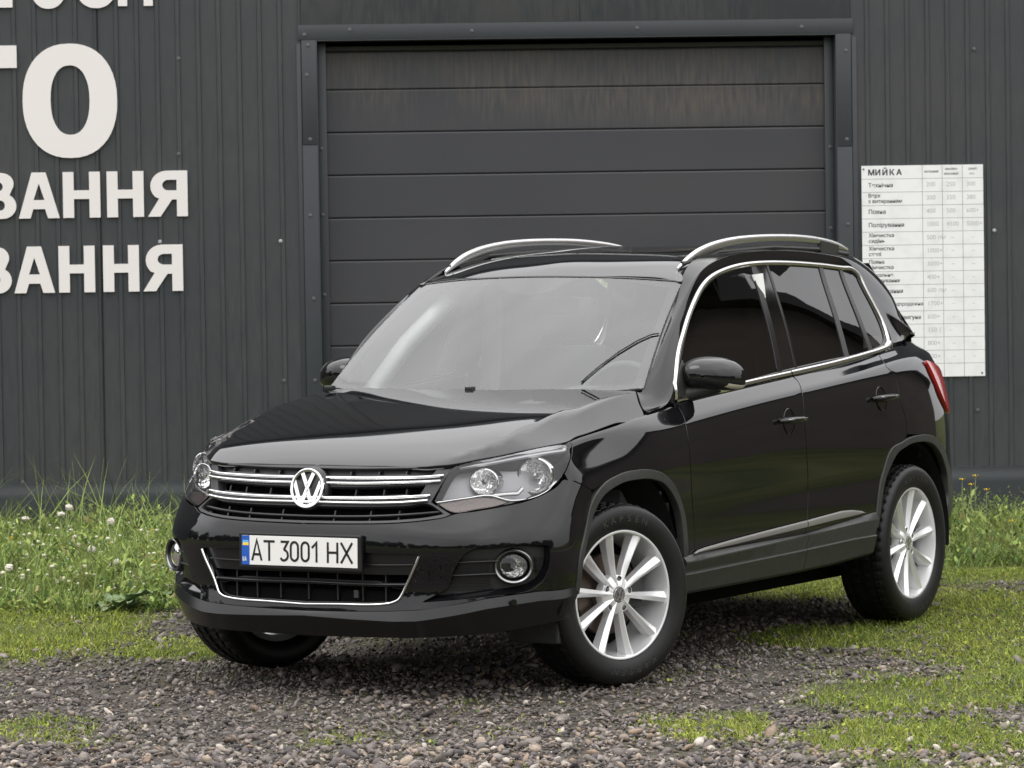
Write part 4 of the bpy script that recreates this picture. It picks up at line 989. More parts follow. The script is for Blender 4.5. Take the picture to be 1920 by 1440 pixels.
for x,y,st,sd in ((0,.785,R(-17.5),1),(0,-.785,R(-17.5),-1),(-2.604,.785,0,1),(-2.604,-.785,0,-1)):
    w_=wheel(x,y,st,sd)
    t_=shared('tyre','tyre',TV,TF,RUB,w_,28)
    if sd>0:
        if LET is None: LET=letters_on_tyre(t_)
        else:
            q=LET.copy();link(q,t_)
    rr=shared('rim','hub',RP['hub_disc'][0].V,RP['hub_disc'][0].F,RIM,w_,40)
    if x<-1: rr.rotation_euler=(0,R(-56),0)
    for kk,(m,mt,au) in RP.items():
        if kk=='hub_disc': continue
        shared('rim_barrel' if kk=='rim_barrel' else 'spoke',kk,m.V,m.F,mt,rr,au)
    for kk,(m,mt,au) in SP.items():
        shared({'lug_rim':'bolt_hole_rim','lug_rec':'bolt_recess','lug_bol':'wheel_bolt'}[kk[:7]],kk,m.V,m.F,mt,rr,au)
    m=MB();m.lathe([(.0,.0795),(.026,.0795),(.0305,.0775),(.032,.074)],40);cp=shared('hub_cap','cap',m.V,m.F,mat('cap_grey',(.10,.10,.10),.3,.6) if 'cap_grey' not in bpy.data.materials else bpy.data.materials['cap_grey'],rr,40)
    if sd>0:
        if 'emb' not in MESH:
            Mc=Matrix.Translation((0,.0793,0))@Matrix.Rotation(R(0),4,'Y')
            m=MB();m.lathe([(.0235,0),(.0240,.0022),(.0268,.0022),(.0272,0)],40,M=Mc)
            q=MB();strokes([[(-.36,.83),(-.02,.10),(.02,.10),(.36,.83)],[(-.80,.38),(-.36,-.76),(-.28,-.76),(-.02,-.06),(.02,-.06),(.28,-.76),(.36,-.76),(.80,.38)]],.165,.0002,.0275,0,0,q,.0014)
            V=[tuple(Mc@Vector((-v[1],v[0],v[2]))) for v in q.V];m.add(V,q.F)
            e_=m.build('cap_emblem',CHROME,rr,auto=30);MESH['emb']=e_.data
        else: link(bpy.data.objects.new('cap_emblem',MESH['emb']),rr)
    m=MB();m.lathe([(.0,.020),(.075,.020),(.078,.012),(.155,.012),(.156,-.012),(.07,-.012)],48);shared('brake_disc','disc',m.V,m.F,BRK,w_,40)
    m=MB();m.lathe([(.0,-.04),(.205,-.04)],40);shared('wheel_backing','back',m.V,m.F,DARK,w_,40)
    m=MB();m.box((-.16,-.035,-.06),(-.085,.045,.06),.012);shared('brake_caliper','cal',m.V,m.F,PLAST,w_,40)
# ---------- interior
INT=bpy.data.objects.new('cabin_interior',None);link(INT,CAR)
m=MB();m.box((-2.9,-.70,.30),(-.35,.70,.45));m.box((-.60,-.70,.45),(-.28,.70,.98));m.build('cabin_floor',DASH,INT)
m=MB();V=[];F=[];nx,ny=8,24
for i in range(nx+1):
    for j in range(ny+1):
        y=-.70+1.4*j/ny;t=i/nx;x=-.30-.42*t;z=1.045+.025*math.sin(t*math.pi)-.10*max(0,t-.75)*4*.3
        z+=.05*math.exp(-((y-.37)/.18)**2)*math.exp(-((t-.8)/.25)**2);V.append((x,y,z))
for i in range(nx):
    for j in range(ny): F.append((i*(ny+1)+j,(i+1)*(ny+1)+j,(i+1)*(ny+1)+j+1,i*(ny+1)+j+1))
m.add(V,F);m.box((-.74,-.70,.80),(-.70,.70,1.04),.01);m.build('dashboard',DASH,INT,auto=40)
Ms=Matrix.Translation((-.86,.37,1.02))@Matrix.Rotation(R(65),4,'Y')
m=MB();V=[];F=[];
for i in range(32):
    for j in range(8):
        a,b=2*math.pi*i/32,2*math.pi*j/8;r=.185+.014*math.cos(b);V.append(tuple(Ms@Vector((r*math.cos(a),r*math.sin(a),.014*math.sin(b)))))
for i in range(32):
    for j in range(8): F.append((i*8+j,((i+1)%32)*8+j,((i+1)%32)*8+(j+1)%8,i*8+(j+1)%8))
m.add(V,F)
m.tube([Ms@Vector((0,-.17,0)),Ms@Vector((0,.17,0))],.02,8);m.tube([Ms@Vector((0,0,0)),Ms@Vector((.17,0,0))],.02,8);m.build('steering_wheel',SEAT,INT,auto=50)
for y in (.38,-.38):
    m=MB();Mx_=Matrix.Translation((-1.42,y,.55))
    m.box((-.25,-.26,0),(.25,.26,.16),.05,Mx_);Mb=Matrix.Translation((-1.60,y,.66))@Matrix.Rotation(R(-16),4,'Y')
    m.box((-.07,-.24,0),(.07,.24,.60),.05,Mb);m.box((-.04,-.13,.63),(.05,.13,.82),.04,Mb);o=m.build('seat',SEAT,INT,auto=50);o['kind']='stuff'
m=MB();m.box((-2.55,-.62,.5),(-2.1,.62,.75),.05);m.box((-2.70,-.62,.7),(-2.56,.62,1.25),.05);o=m.build('rear_bench',SEAT,INT,auto=50);o['kind']='stuff'
# headlining and pillars inside
V=[];F=[];xs_=np.linspace(-.98,-3.0,22);ys_=np.linspace(-.56,.56,15)
for x in xs_:
    for y in ys_: V.append((x,y,float(ROOF(np.array([x]),np.array([y]))[0][2])-.035))
for i in range(21):
    for j in range(14):
        if abs((ys_[j]+ys_[j+1])/2)<.40 and -2.5<(xs_[i]+xs_[i+1])/2<-1.25: continue      # opening under the glass roof
        F.append((i*15+j,i*15+j+1,(i+1)*15+j+1,(i+1)*15+j))
obj('headlining',V,F,LINER,INT,smooth=True)
for s_ in (1,-1):
    m=MB();m.tube([(-.60,s_*.665,1.06),(-.82,s_*.615,1.27),(-1.06,s_*.555,1.45)],.040,8);m.build('inner_pillar_trim',LINER,INT,auto=50)
    m=MB();m.tube([(-1.62,s_*.71,.8),(-1.58,s_*.63,1.54)],.045,8);m.build('inner_pillar_trim',LINER,INT,auto=50)
m=MB();m.box((-1.02,-.13,1.385),(-.985,.11,1.455),.012);m.tube([(-.96,0,1.50),(-1.0,0,1.44)],.012,8);o=m.build('rear_view_mirror',SATIN,INT,auto=50);o['kind']='stuff'
m=MB();m.box((-.925,-.05,1.478),(-.89,.05,1.500),.006);m.build('rain_sensor_cover',SATIN,INT)
# ---------- wipers
def wiper(pts,nm='wiper'):
    m=MB();m.tube(pts,[.0035]*len(pts),6);return m.build(nm,SATIN,CAR,auto=50)
for s_,y0 in ((1,.05),(-1,-.62)):
    m=MB();m.box((-.265,y0-.018,1.098),(-.225,y0+.018,1.118),.006);m.build('washer_jet',SATIN,CAR)
Q=[];
for t in np.linspace(0,1,10):
    u=3+.15+2.55*t;v=.10+1.62*t-.40*t*t;P1=WS(np.array([u]),np.array([v]))[0];Q.append(P1)
# the right wiper lies low; the driver's one rises along the pane
def onws(u,v,h=.006):
    P1=WS(np.array([u]),np.array([v]))[0];n1=WS.normal(np.array([u]),np.array([v]))[0];return tuple(P1+n1*h)
wl=D['wiper']
wiper([onws(u,v) for u,v in wl])
# ---------- underside bits
m=MB();m.box((.30,.56,.180),(.345,.775,.27),.01);o=m.build('mud_flap',PLAST,CAR);mirror(o)
m=MB();m.tube([(.1,-.6,.24),(.1,.6,.24)],.05,10);m.build('subframe',DARK,CAR)
m=MB();m.box((-2.9,-.6,.22),(-2.3,.6,.34),.03);m.build('rear_axle',DARK,CAR)
# ---------- rear face : lamp, glass
panel('tail_lamp','SHELL',[tl2],RED,off=.012,depth=.02,inset=0,step=.04)
m=MB();V=[(-3.24,.62,1.24),(-3.24,-.62,1.24),(-3.0,-.50,1.58),(-3.0,.50,1.58)];m.add(V,[(0,1,2,3)]);m.build('rear_window',SIDEGL,CAR)
# =====================================================================  THE WORKSHOP WALL
BO=Vector((-5.85591,-3.10028,0));BW=Vector((-.5486387,.8360595,0));
BROT=math.atan2(BW.y,BW.x)           # local x runs along the wall (to the right), local -y points at the car
def wallmat(name,c1,c2,rough,streak=0,dust=None):
    m=mat(name,c1,rough,noise=(1.3,c2,.35,.7),bump=(3,.25,.01))
    t=m.node_tree;b=t.nodes['Principled BSDF'];l=t.links.new
    tcn=N('ShaderNodeTexCoord',t);mp_=N('ShaderNodeMapping',t);mp_.inputs['Scale'].default_value=(60,60,7);nn=N('ShaderNodeTexNoise',t);nn.inputs['Scale'].default_value=1;nn.inputs['Detail'].default_value=7
    l(tcn.outputs['Object'],mp_.inputs[0]);l(mp_.outputs[0],nn.inputs[0])
    if dust:
        src=b.inputs['Base Color'].links[0].from_socket
        big=N('ShaderNodeTexNoise',t);big.inputs['Scale'].default_value=1.1;big.inputs['Detail'].default_value=3;l(tcn.outputs['Object'],big.inputs[0])
        sp=N('ShaderNodeSeparateXYZ',t);l(tcn.outputs['Object'],sp.inputs[0])
        mr=N('ShaderNodeMapRange',t);mr.inputs[1].default_value=dust[1];mr.inputs[2].default_value=dust[2];l(sp.outputs[2],mr.inputs[0])
        a=N('ShaderNodeMath',t,operation='MULTIPLY');l(nn.outputs[0],a.inputs[0]);l(big.outputs[0],a.inputs[1])
        r=N('ShaderNodeValToRGB',t);r.color_ramp.elements[0].position=.18;r.color_ramp.elements[1].position=.42;l(a.outputs[0],r.inputs[0])
        c_=N('ShaderNodeMath',t,operation='MULTIPLY');l(r.outputs[0],c_.inputs[0]);l(mr.outputs[0],c_.inputs[1])
        mx_=N('ShaderNodeMix',t,data_type='RGBA');l(c_.outputs[0],mx_.inputs[0]);l(src,mx_.inputs[6]);mx_.inputs[7].default_value=(*dust[0],1);l(mx_.outputs[2],b.inputs['Base Color'])
        # dust is duller than the bare paint
        rm=N('ShaderNodeMapRange',t);rm.inputs[3].default_value=rough;rm.inputs[4].default_value=.85;l(c_.outputs[0],rm.inputs[0]);l(rm.outputs[0],b.inputs['Roughness'])
    return m
SID=wallmat('siding_anthracite',(.029,.0335,.0375),(.033,.038,.042),.40,dust=((.055,.052,.047),-6,7))
FLA=wallmat('flashing_anthracite',(.029,.0335,.0375),(.033,.038,.042),.40)
GAR=wallmat('garage_panel_grey',(.035,.0355,.0405),(.041,.041,.045),.5,dust=((.105,.092,.075),2.35,2.55))
PLI=mat('plinth_dark',(.030,.029,.031),.7,noise=(6,(.045,.043,.042),.4,.7))
WHL=mat('sign_letter_white',(.74,.70,.68),.45)
WB=thing('workshop_building','dark grey ribbed metal workshop wall standing behind the parked car','building',BO,BROT)
def sheet(s0,s1,z0,z1,name='wall_sheet',off=0.0):
    """ribbed sheet: flat with narrow ribs every 116 mm, real depth"""
    per=.1165;ph=-2.816
    pts=[(s0,0)];k=math.ceil((s0-ph)/per-.2)
    while ph+k*per-.014<s1:
        c_=ph+k*per
        for ds,d in ((-.014,0),(-.0105,-.008),(.0105,-.008),(.014,0)):
            if s0<c_+ds<s1: pts.append((c_+ds,d))
        k+=1
    pts.append((s1,0));V=[];F=[]
    for s_,d in pts: V+=[(s_,d+off,z0),(s_,d+off,z1)]
    for i in range(len(pts)-1): F.append((2*i,2*i+2,2*i+3,2*i+1))
    b=len(V);V+=[(s0,.03+off,z0),(s1,.03+off,z0),(s1,.03+off,z1),(s0,.03+off,z1)];F+=[(b+3,b+2,b+1,b),(0,b,b+1,2*len(pts)-2),(1,2*len(pts)-1,b+2,b+3)]
    return obj(name,V,F,SID,WB)
OL,OR_,OT=-1.092,1.897,2.897
TOPW=4.5
x=OL-.085
while x>-11: sheet(x-1.165+.0015,x,.345,TOPW);x-=1.165
x=OR_+.085
for k in range(2): sheet(x+.0015,x+1.165,.345,TOPW);x+=1.165
sheet(x+.0015,x+.35,.345,TOPW);XR=x+.35
# above the door
x=OL-.085
while x<OR_+.08:
    e=min(x+1.60,OR_+.085);m=MB();m.box((x,-.0075,2.93),(e-.0015,.03,TOPW),.002);m.build('fascia_sheet',SID,WB,auto=30);x=e
# body of the building
m=MB();m.box((-11,.05,0),(OL-.09,.2,TOPW-.02));m.box((OR_+.09,.05,0),(XR-.01,.2,TOPW-.02));m.box((OL-.09,.05,OT+.05),(OR_+.09,.2,TOPW-.02));m.box((XR-.16,.2,0),(XR-.01,9,TOPW-.02));m.box((-11,8.9,0),(XR-.2,9,TOPW-.02));m.box((-11,.2,0),(-10.9,8.9,TOPW-.02))
m.build('inner_wall',PLI,WB)
m=MB();m.box((-11.1,-.08,TOPW),(XR+.08,9.1,TOPW+.10));m.build('roof',FLA,WB)
m=MB();m.box((-11.05,-.11,TOPW-.06),(XR+.03,-.06,TOPW+.12));m.build('eaves_trim',FLA,WB)
# base flashing and plinth
for a,b in ((-11,OL-.02),(OR_+.02,XR)):
    m=MB();V=[];pr=[(0.0,.390),(-.016,.388),(-.016,.350),(-.021,.334),(-.022,.30),(-.022,-.02),(0,-.02)]
    for s_ in (a,b):
        for d,z in pr: V.append((s_,d-.002,z))
    n=len(pr);m.add(V,[(i,i+n,i+1+n,i+1)for i in range(n-1)]+[tuple(range(n))[::-1],tuple(n+i for i in range(n))]);m.build('base_flashing',FLA,WB,auto=20)
# opening trims: face strip + deep reveal
def trim(x0,x1,z0,z1,nm='opening_trim',y0=-.0085,y1=.0):
    m=MB();m.box((x0,y0,z0),(x1,y1,z1),.001);return m.build(nm,FLA,WB,auto=30)
trim(OL-.088,OL,.10,2.298);trim(OL-.086,OL-.001,2.301,2.899,y0=-.0095);trim(OL-.105,OR_+.1,2.900,2.985,y0=-.0105)
trim(OR_,OR_+.088,.10,2.248);trim(OR_+.001,OR_+.086,2.251,2.899,y0=-.0095)
trim(OL-.115,OL-.092,.36,2.88,'j_profile',-.0095,0);trim(OR_+.092,OR_+.118,.36,2.88,'j_profile',-.0095,0)
m=MB();m.box((OL-.002,-.010,.0),(OL+.003,.22,2.899));m.build('door_reveal',FLA,WB);m=MB();m.box((OR_-.003,-.010,0),(OR_+.002,.22,2.899));m.build('door_reveal',FLA,WB)
m=MB();m.box((OL+.004,-.010,2.893),(OR_-.004,.22,2.899));m.build('door_reveal',FLA,WB)
for s_,x0,x1 in ((1,OL+.003,OL+.052),(-1,OR_-.055,OR_-.004)):
    m=MB();m.box((x0,.10,0),(x1,.13,2.89),.003);m.build('door_side_rail',FLA,WB,auto=30)
# garage door
GD=bpy.data.objects.new('garage_door',None);link(GD,WB)
zs=[2.621-.2465*k for k in range(11)]
zs=[2.838]+zs
def gpanel(z1,z0):
    m=MB();x0,x1=OL+.040,OR_-.045;V=[];h=z1-z0
    pr=[(.15,z0+.001),(.1415,z0+.001),(.139,z0+.006),(.139,z1-.012),(.1415,z1-.006),(.147,z1-.004),(.15,z1-.001)]
    for s_ in (x0,x1):
        for d,z in pr: V.append((s_,d,z))
    n=len(pr);m.add(V,[(i,i+n,i+1+n,i+1)[::-1] for i in range(n-1)]+[tuple(range(n)),tuple(n+i for i in range(n))[::-1]])
    return m.build('door_panel',GAR,GD,auto=20)
for a,b in zip(zs[:-1],zs[1:]): gpanel(a,b)
m=MB();m.box((OL+.04,.155,0),(OR_-.04,.175,2.86));m.build('door_core',PLI,GD)
m=MB();m.box((OL+.045,.125,2.842),(OR_-.05,.145,2.868),.003);m.build('door_top_seal',mat('door_seal',(.035,.033,.028),.8),GD)
# screws
SCRM=mat('screw_head',(.12,.12,.125),.4,.5);SCRW=mat('screw_head_pale',(.42,.42,.42),.4,.5)
def screw(s_,z,y=-.024,mt=SCRM,r=.0075):
    key='scr'+mt.name
    if key not in MESH:
        m=MB();m.lathe([(r*1.5,.0),(r*1.5,-.001),(r,-.0015),(r*.9,-.005),(0,-.0055)],12);o=m.build('screw',mt,WB,auto=30);MESH[key]=o.data
    else: o=bpy.data.objects.new('screw',MESH[key]);link(o,WB)
    o.location=(s_,y,z)
for s_,z in ((-1.136,2.302+.03),(-1.143,1.896),(-1.132,1.419),(-1.132,.95),(-1.14,2.87),(-1.16,2.93),(-1.15,2.70),(1.955,2.29),(1.955,1.80),(1.955,2.80),(-.2,2.94),(.75,2.945),(1.70,2.94),(-.9,2.955)): screw(s_,z,-.0110 if z>2.9 else -.0100)
for s_,z in ((-1.072,2.28),(-1.072,1.90),(-1.07,1.44)):
    screw(s_,z,.097)
for s_,z in ((1.87,2.25),(1.87,1.78)): screw(s_,z,.097)
for s_,z in ((-1.316,1.752),(-2.005,1.759),(2.805,1.752)): screw(s_,z,-.009,SCRW)
for s_,z in ((2.698,.713),(-1.88,2.803),(-1.889,2.258),(-2.814,.363+.03),(2.698,2.8),(-1.31,.95)): screw(s_,z,-.009)
# ---------------- raised lettering on the wall
def text_mesh(body,size,off=0,ext=.006,sx=1.0):
    cu=bpy.data.curves.new('t','FONT');cu.body=body;cu.size=size;cu.extrude=ext/2;cu.offset=off;cu.resolution_u=5
    ob=bpy.data.objects.new('t',cu);COL.objects.link(ob);dg=bpy.context.evaluated_depsgraph_get();me=bpy.data.meshes.new_from_object(ob.evaluated_get(dg));COL.objects.unlink(ob);bpy.data.objects.remove(ob)
    V=np.array([tuple(v.co) for v in me.vertices]) if len(me.vertices) else np.zeros((0,3));F=[tuple(p.vertices) for p in me.polygons];bpy.data.meshes.remove(me);return V,F
def wall_letter(parent,polys,z0,y=-.008,th=.012):
    """polys: list of (outer,[holes]) in wall coords; builds a raised solid letter"""
    m=MB()
    for outer,holes in polys:
        loops=[outer]+holes;B=[];E=[]
        for l in loops:
            b=len(B);B+=l;E+=[(b+i,b+(i+1)%len(l)) for i in range(len(l))]
        r=delaunay_2d_cdt([Vector(p) for p in B],E,[],0,1e-6);P_=np.array([tuple(v) for v in r[0]]);T=[t for t in r[2]];c_=np.array([P_[list(t)].mean(0) for t in T])
        ok=inpoly(c_,np.array(outer))
        for h in holes: ok&=~inpoly(c_,np.array(h))
        V=[(p[0],y-th,p[1]) for p in P_];F=[t for t,k in zip(T,ok) if k]
        F=[t if np.cross(P_[t[1]]-P_[t[0]],P_[t[2]]-P_[t[0]])>0 else t[::-1] for t in F]
        b=len(V);V+=[(p[0],y,p[1]) for p in P_]
        for (i,j) in [(a_,b_) for l0 in [0] for a_,b_ in E]: F.append((i,j,j+b,i+b))
        m.add(V,F)
    return m.build('letter',WHL,parent)
def RR(x0,z0,x1,z1): return [(x0,z0),(x1,z0),(x1,z1),(x0,z1)]
def ell(cx,cz,rx,rz,n=40,p=2.25): return [(cx+rx*math.copysign(abs(math.cos(2*math.pi*i/n))**(2/p),math.cos(2*math.pi*i/n)),cz+rz*math.copysign(abs(math.sin(2*math.pi*i/n))**(2/p),math.sin(2*math.pi*i/n))) for i in range(n)]
W1=thing('wall_sign','large white letters TO high on the dark grey wall','sign',BO,BROT)
wall_letter(W1,[([(-3.62,2.761),(-3.40,2.761),(-3.40,2.26),(-3.24,2.26),(-3.24,2.761),(-2.805,2.761),(-2.804,2.888),(-3.62,2.888)],[])],0) if False else wall_letter(W1,[([(-3.32,2.761),(-3.13,2.761),(-3.13,2.26),(-2.985,2.26),(-2.985,2.761),(-2.800,2.761),(-2.800,2.889),(-3.32,2.889)],[])],0)
wall_letter(W1,[(ell(-2.502,2.570,.269,.326,44),[ell(-2.501,2.574,.111,.198,36)])],0)
def lH(x0,x1,z0,z1,t=.062): 
    h=z1-z0;c_=(z0+z1)/2;return [([(x0,z0),(x0+t,z0),(x0+t,c_-.024),(x1-t,c_-.024),(x1-t,z0),(x1,z0),(x1,z1),(x1-t,z1),(x1-t,c_+.026),(x0+t,c_+.026),(x0+t,z1),(x0,z1)],[])]
def lA(x0,x1,z0,z1):
    w_=x1-x0;h=z1-z0;c_=(x0+x1)/2
    return [([(x0,z0),(x0+.067,z0),(x0+.083,z0+.2*h),(x1-.083,z0+.2*h),(x1-.067,z0),(x1,z0),(c_+.040,z1),(c_-.040,z1)],[[(c_-.031,z0+.40*h),(c_+.031,z0+.40*h),(c_,z0+.76*h)]])]
def lYA(x0,x1,z0,z1,t=.062):
    h=z1-z0;zc=z0+.62*h;
    bow=[(x1-t-.02,z1)]+[(x0+.095+(.093)*math.cos(R(a)),zc+.016+(.36*h)*math.sin(R(a))*.98) for a in range(90,271,15)]
    o=[(x0,z0),(x0+.069,z0),(x0+.13,z0+.30*h),(x1-t,z0+.30*h),(x1-t,z0),(x1,z0),(x1,z1)]+bow[0:]
    o=[(x0-.004,z0),(x0+.068,z0),(x0+.135,z0+.37*h),(x1-t,z0+.37*h),(x1-t,z0),(x1,z0),(x1,z1)]+[(x0+.105+.093*math.cos(R(a)),z0+.665*h+.335*h*math.sin(R(a))) for a in range(90,226,15)]+[(x0+.062,z0+.395*h)]
    hole=[(x1-t,z0+.57*h),(x1-t,z0+.80*h)]+[(x0+.115+.035*math.cos(R(a)),z0+.685*h+.115*h*math.sin(R(a))) for a in range(90,271,20)]
    return [(o,[hole])]
def lV(x0,x1,z0,z1,t=.062):   # the letter В
    h=z1-z0;o=[(x0,z0)]+[(x1-.075+.075*math.cos(R(a)),z0+.275*h+.275*h*math.sin(R(a))) for a in range(-90,61,15)]+[(x1-.085+.072*math.cos(R(a)),z0+.76*h+.24*h*math.sin(R(a))) for a in range(-30,91,15)]+[(x0,z1)]
    h1=[(x0+t,z0+.18*h)]+[(x1-.09+.025*math.cos(R(a)),z0+.29*h+.11*h*math.sin(R(a))) for a in range(-90,91,20)]+[(x0+t,z0+.40*h)]
    h2=[(x0+t,z0+.59*h)]+[(x1-.10+.025*math.cos(R(a)),z0+.70*h+.10*h*math.sin(R(a))) for a in range(-90,91,20)]+[(x0+t,z0+.81*h)]
    return [(o,[h1,h2])]
rows=((1.902,2.164,[('V',-3.02,-2.818),('A',-2.805,-2.572),('H',-2.552,-2.340),('H',-2.302,-2.092),('Y',-2.066,-1.842)],'row of white Cyrillic letters directly under the big letter O'),
      (1.476,1.742,[('V',-3.06,-2.852),('A',-2.838,-2.607),('H',-2.584,-2.378),('H',-2.331,-2.126),('Y',-2.100,-1.876)],'lowest row of white Cyrillic letters on the dark wall'))
for z0,z1,ls,lab in rows:
    W_=thing('wall_sign',lab,'sign',BO,BROT)
    for ch,a,b in ls: wall_letter(W_,{'V':lV,'A':lA,'H':lH,'Y':lYA}[ch](a,b,z0,z1),0)
W3_=thing('wall_sign','topmost row of white letters on the dark wall, cut by the frame','sign',BO,BROT)
wall_letter(W3_,[([(-3.0,3.105),(-2.817,3.105),(-2.817,3.42),(-2.87,3.42),(-2.87,3.16),(-3.0,3.16)],[])],0)
wall_letter(W3_,[(ell(-2.613,3.262,.110,.167),[ell(-2.613,3.262,.055,.108)])],0);wall_letter(W3_,[(ell(-2.342,3.262,.125,.167),[ell(-2.342,3.262,.068,.108)])],0)
wall_letter(W3_,lH(-2.218,-2.02,3.105,3.42,.052),0)
# ---------------- price board
PB=thing('price_board','white price list board with a black ruled table on the ribbed wall','price board',BO,BROT)
BDM=mat('board_white',(.80,.80,.79),.35,noise=(14,(.72,.72,.71),.45,.75))
bx0,bx1,bz0,bz1=2.036,2.742,.9115,2.135
m=MB();m.box((bx0,-.0145,bz0),(bx1,-.0095,bz1));m.build('board_sheet',BDM,PB)
GRY=mat('grid_ink',(.16,.16,.16),.6);HND=mat('pencil_grey',(.42,.42,.42),.7);BLK=mat('print_black',(.035,.035,.035),.6)
cols=[bx0,bx0+.352,bx0+.468,bx0+.585,bx1];nrow=15;rowz=[bz1-.077]+[bz1-.077-.0764*k for k in range(1,nrow+1)]
for c_ in cols[1:4]:
    m=MB();m.box((c_-.0011,-.0150,bz0+.0),(c_+.0011,-.01455,bz1));m.build('column_line',GRY,PB)
for z in rowz[:-1]:
    m=MB();m.box((bx0,-.0149,z-.0010),(bx1,-.01456,z+.0010));m.build('row_line',GRY,PB)
def btext(s,x_,z,size,mt,off=0,nm='print'):
    V,F=text_mesh(s,size,0,0)
    if not len(V): return
    m=MB()
    for q_,(ox,oz) in enumerate(((0,0),(off*2,0),(off,off*1.2),(off*2,off*1.2)) if off else ((0,0),)): m.add([(x_+v[0]+ox,-.01475-q_*.00006,z+v[1]+oz) for v in V],F)
    o=m.build(nm,mt,PB);o['kind']='stuff'
for i_,ch_ in enumerate('МИЙКА'): btext(ch_,bx0+.034+i_*.0415,bz1-.056,.046,BLK,.0017,'heading')
names=[['Технічна'],['Верх','з витиранням'],['Повна'],['Полірування'],['Хімчистка','сидінь'],['Хімчистка','стелі'],['Повна','хімчистка'],['Локальне','полірування'],['Озонування'],['Передпродажна'],['Двигуна'],[],[],[]]
pr=[('200','250','300'),('300','350','380'),('400','500','600+'),('1000','4500','5000+'),('500 пм','–','–'),('1000+','–','–'),('3000+','–','–'),('400+','–','–'),('600 пм','–','–'),('1700+','–','–'),('600+','–','–'),('150 1',' –','–'),('800+','–','–'),('800+','–','–')]
btext('ЛЕГКОВИЙ',cols[1]+.010,bz1-.044,.0155,BLK,.0005);btext('МІНІВЕН',cols[2]+.018,bz1-.030,.0155,BLK,.0004);btext('КРОСОВЕР',cols[2]+.010,bz1-.058,.0155,BLK,.0006);btext('ДЖИП',cols[3]+.035,bz1-.030,.0155,BLK,.0004);btext('БУС',cols[3]+.042,bz1-.058,.0145,BLK,.0002)
for k,(nm_,p_) in enumerate(zip(names,pr)):
    zt=rowz[k]
    if len(nm_)==1: 
        if k==9: btext(nm_[0],bx0+.118,zt-.045,.029,BLK,.0005)
        elif k==10: btext(nm_[0],bx0+.205,zt-.047,.032,BLK,.0007)
        else: btext(nm_[0],bx0+.036,zt-.048,.034,BLK,.0007)
    elif len(nm_)==2: btext(nm_[0],bx0+.036,zt-.030,.030,BLK,.0007);btext(nm_[1],bx0+.036,zt-.062,.030,BLK,.0007)
    for j,t_ in enumerate(p_): btext(t_,cols[j+1]+(.022 if t_!='–' else .05),zt-.046,.036,HND,0,'handwritten_price')
for sx_,sz_ in ((bx1-.018,bz0+.018),(bx0+.012,bz1-.02)):
    m=MB();m.lathe([(.006,0),(.005,-.003),(0,-.0035)],10,M=Matrix.Translation((sx_,-.0145,sz_)));m.build('board_screw',SCRM,PB)
# =====================================================================  GROUND
fwd=Vector((-.859147,-.511727));rgt=Vector((fwd.y,-fwd.x));C0=Vector((11.8435,7.43967))
def AB(x,y): d=np.stack([x-C0.x,y-C0.y],-1);return d@np.array(rgt),d@np.array(fwd)     # lateral, distance from the tripod
def XY(a,b): return C0.x+a*rgt.x+b*fwd.x,C0.y+a*rgt.y+b*fwd.y
rng=np.random.default_rng(7)
def vnoise(x,y,s,seed):
    r_=np.random.default_rng(seed);G=r_.random((64,64));X=(x/s)%64;Y=(y/s)%64;i=np.floor(X).astype(int);j=np.floor(Y).astype(int);f=X-i;g=Y-j;f=f*f*(3-2*f);g=g*g*(3-2*g);i2=(i+1)%64;j2=(j+1)%64
    return (G[i,j]*(1-f)+G[i2,j]*f)*(1-g)+(G[i,j2]*(1-f)+G[i2,j2]*f)*g
def fb(x,y,s,seed): return .5*vnoise(x,y,s,seed)+.3*vnoise(x,y,s*.47,seed+1)+.2*vnoise(x,y,s*.21,seed+2)
def hgt(x,y): return (fb(x,y,1.3,3)-.5)*.035+(vnoise(x,y,.18,9)-.5)*.010-.006
GRASS=[(-2.345, 15.767, 0.871, 1.524, 1), (-1.42, 15.045, 0.307, 0.583, 0.9), (-0.932, 17.053, 0.767, 1.287, 0.9), (-1.629, 12.471, 0.218, 0.474, 0.75), (0.665, 12.355, 0.275, 0.608, 0.8), (1.426, 17.422, 0.603, 0.639, 1), (1.579, 15.196, 0.748, 0.541, 0.95), (2.172, 15.074, 0.73, 2.488, 1), (1.504, 13.009, 0.584, 0.595, 1), (1.395, 11.919, 0.518, 0.566, 0.8), (1.148, 11.813, 0.245, 0.275, 1), (1.481, 11.286, 0.582, 0.359, 0.35), (-0.636, 12.168, 0.183, 0.278, 0.25)]
def gmask(a,b):
    """0 gravel .. 1 turf, soft-edged patches"""
    m=np.full(a.shape,-1.0)
    wob=(fb(a+50,b+50,.45,21)-.5)*1.5+(fb(a+50,b+50,.13,31)-.5)*1.3
    for ca,cb,ra,rb,k in GRASS:
        d=1-np.sqrt(((a-ca)/ra)**2+((b-cb)/rb)**2);m=np.maximum(m,np.clip(d*3,-1,1)*k)
    m=np.maximum(m,np.clip((b-17.6-.25*np.sin(a*2))*1.5,-1,1))
    return np.clip((m+wob*.9)*.95+.08,0,1)
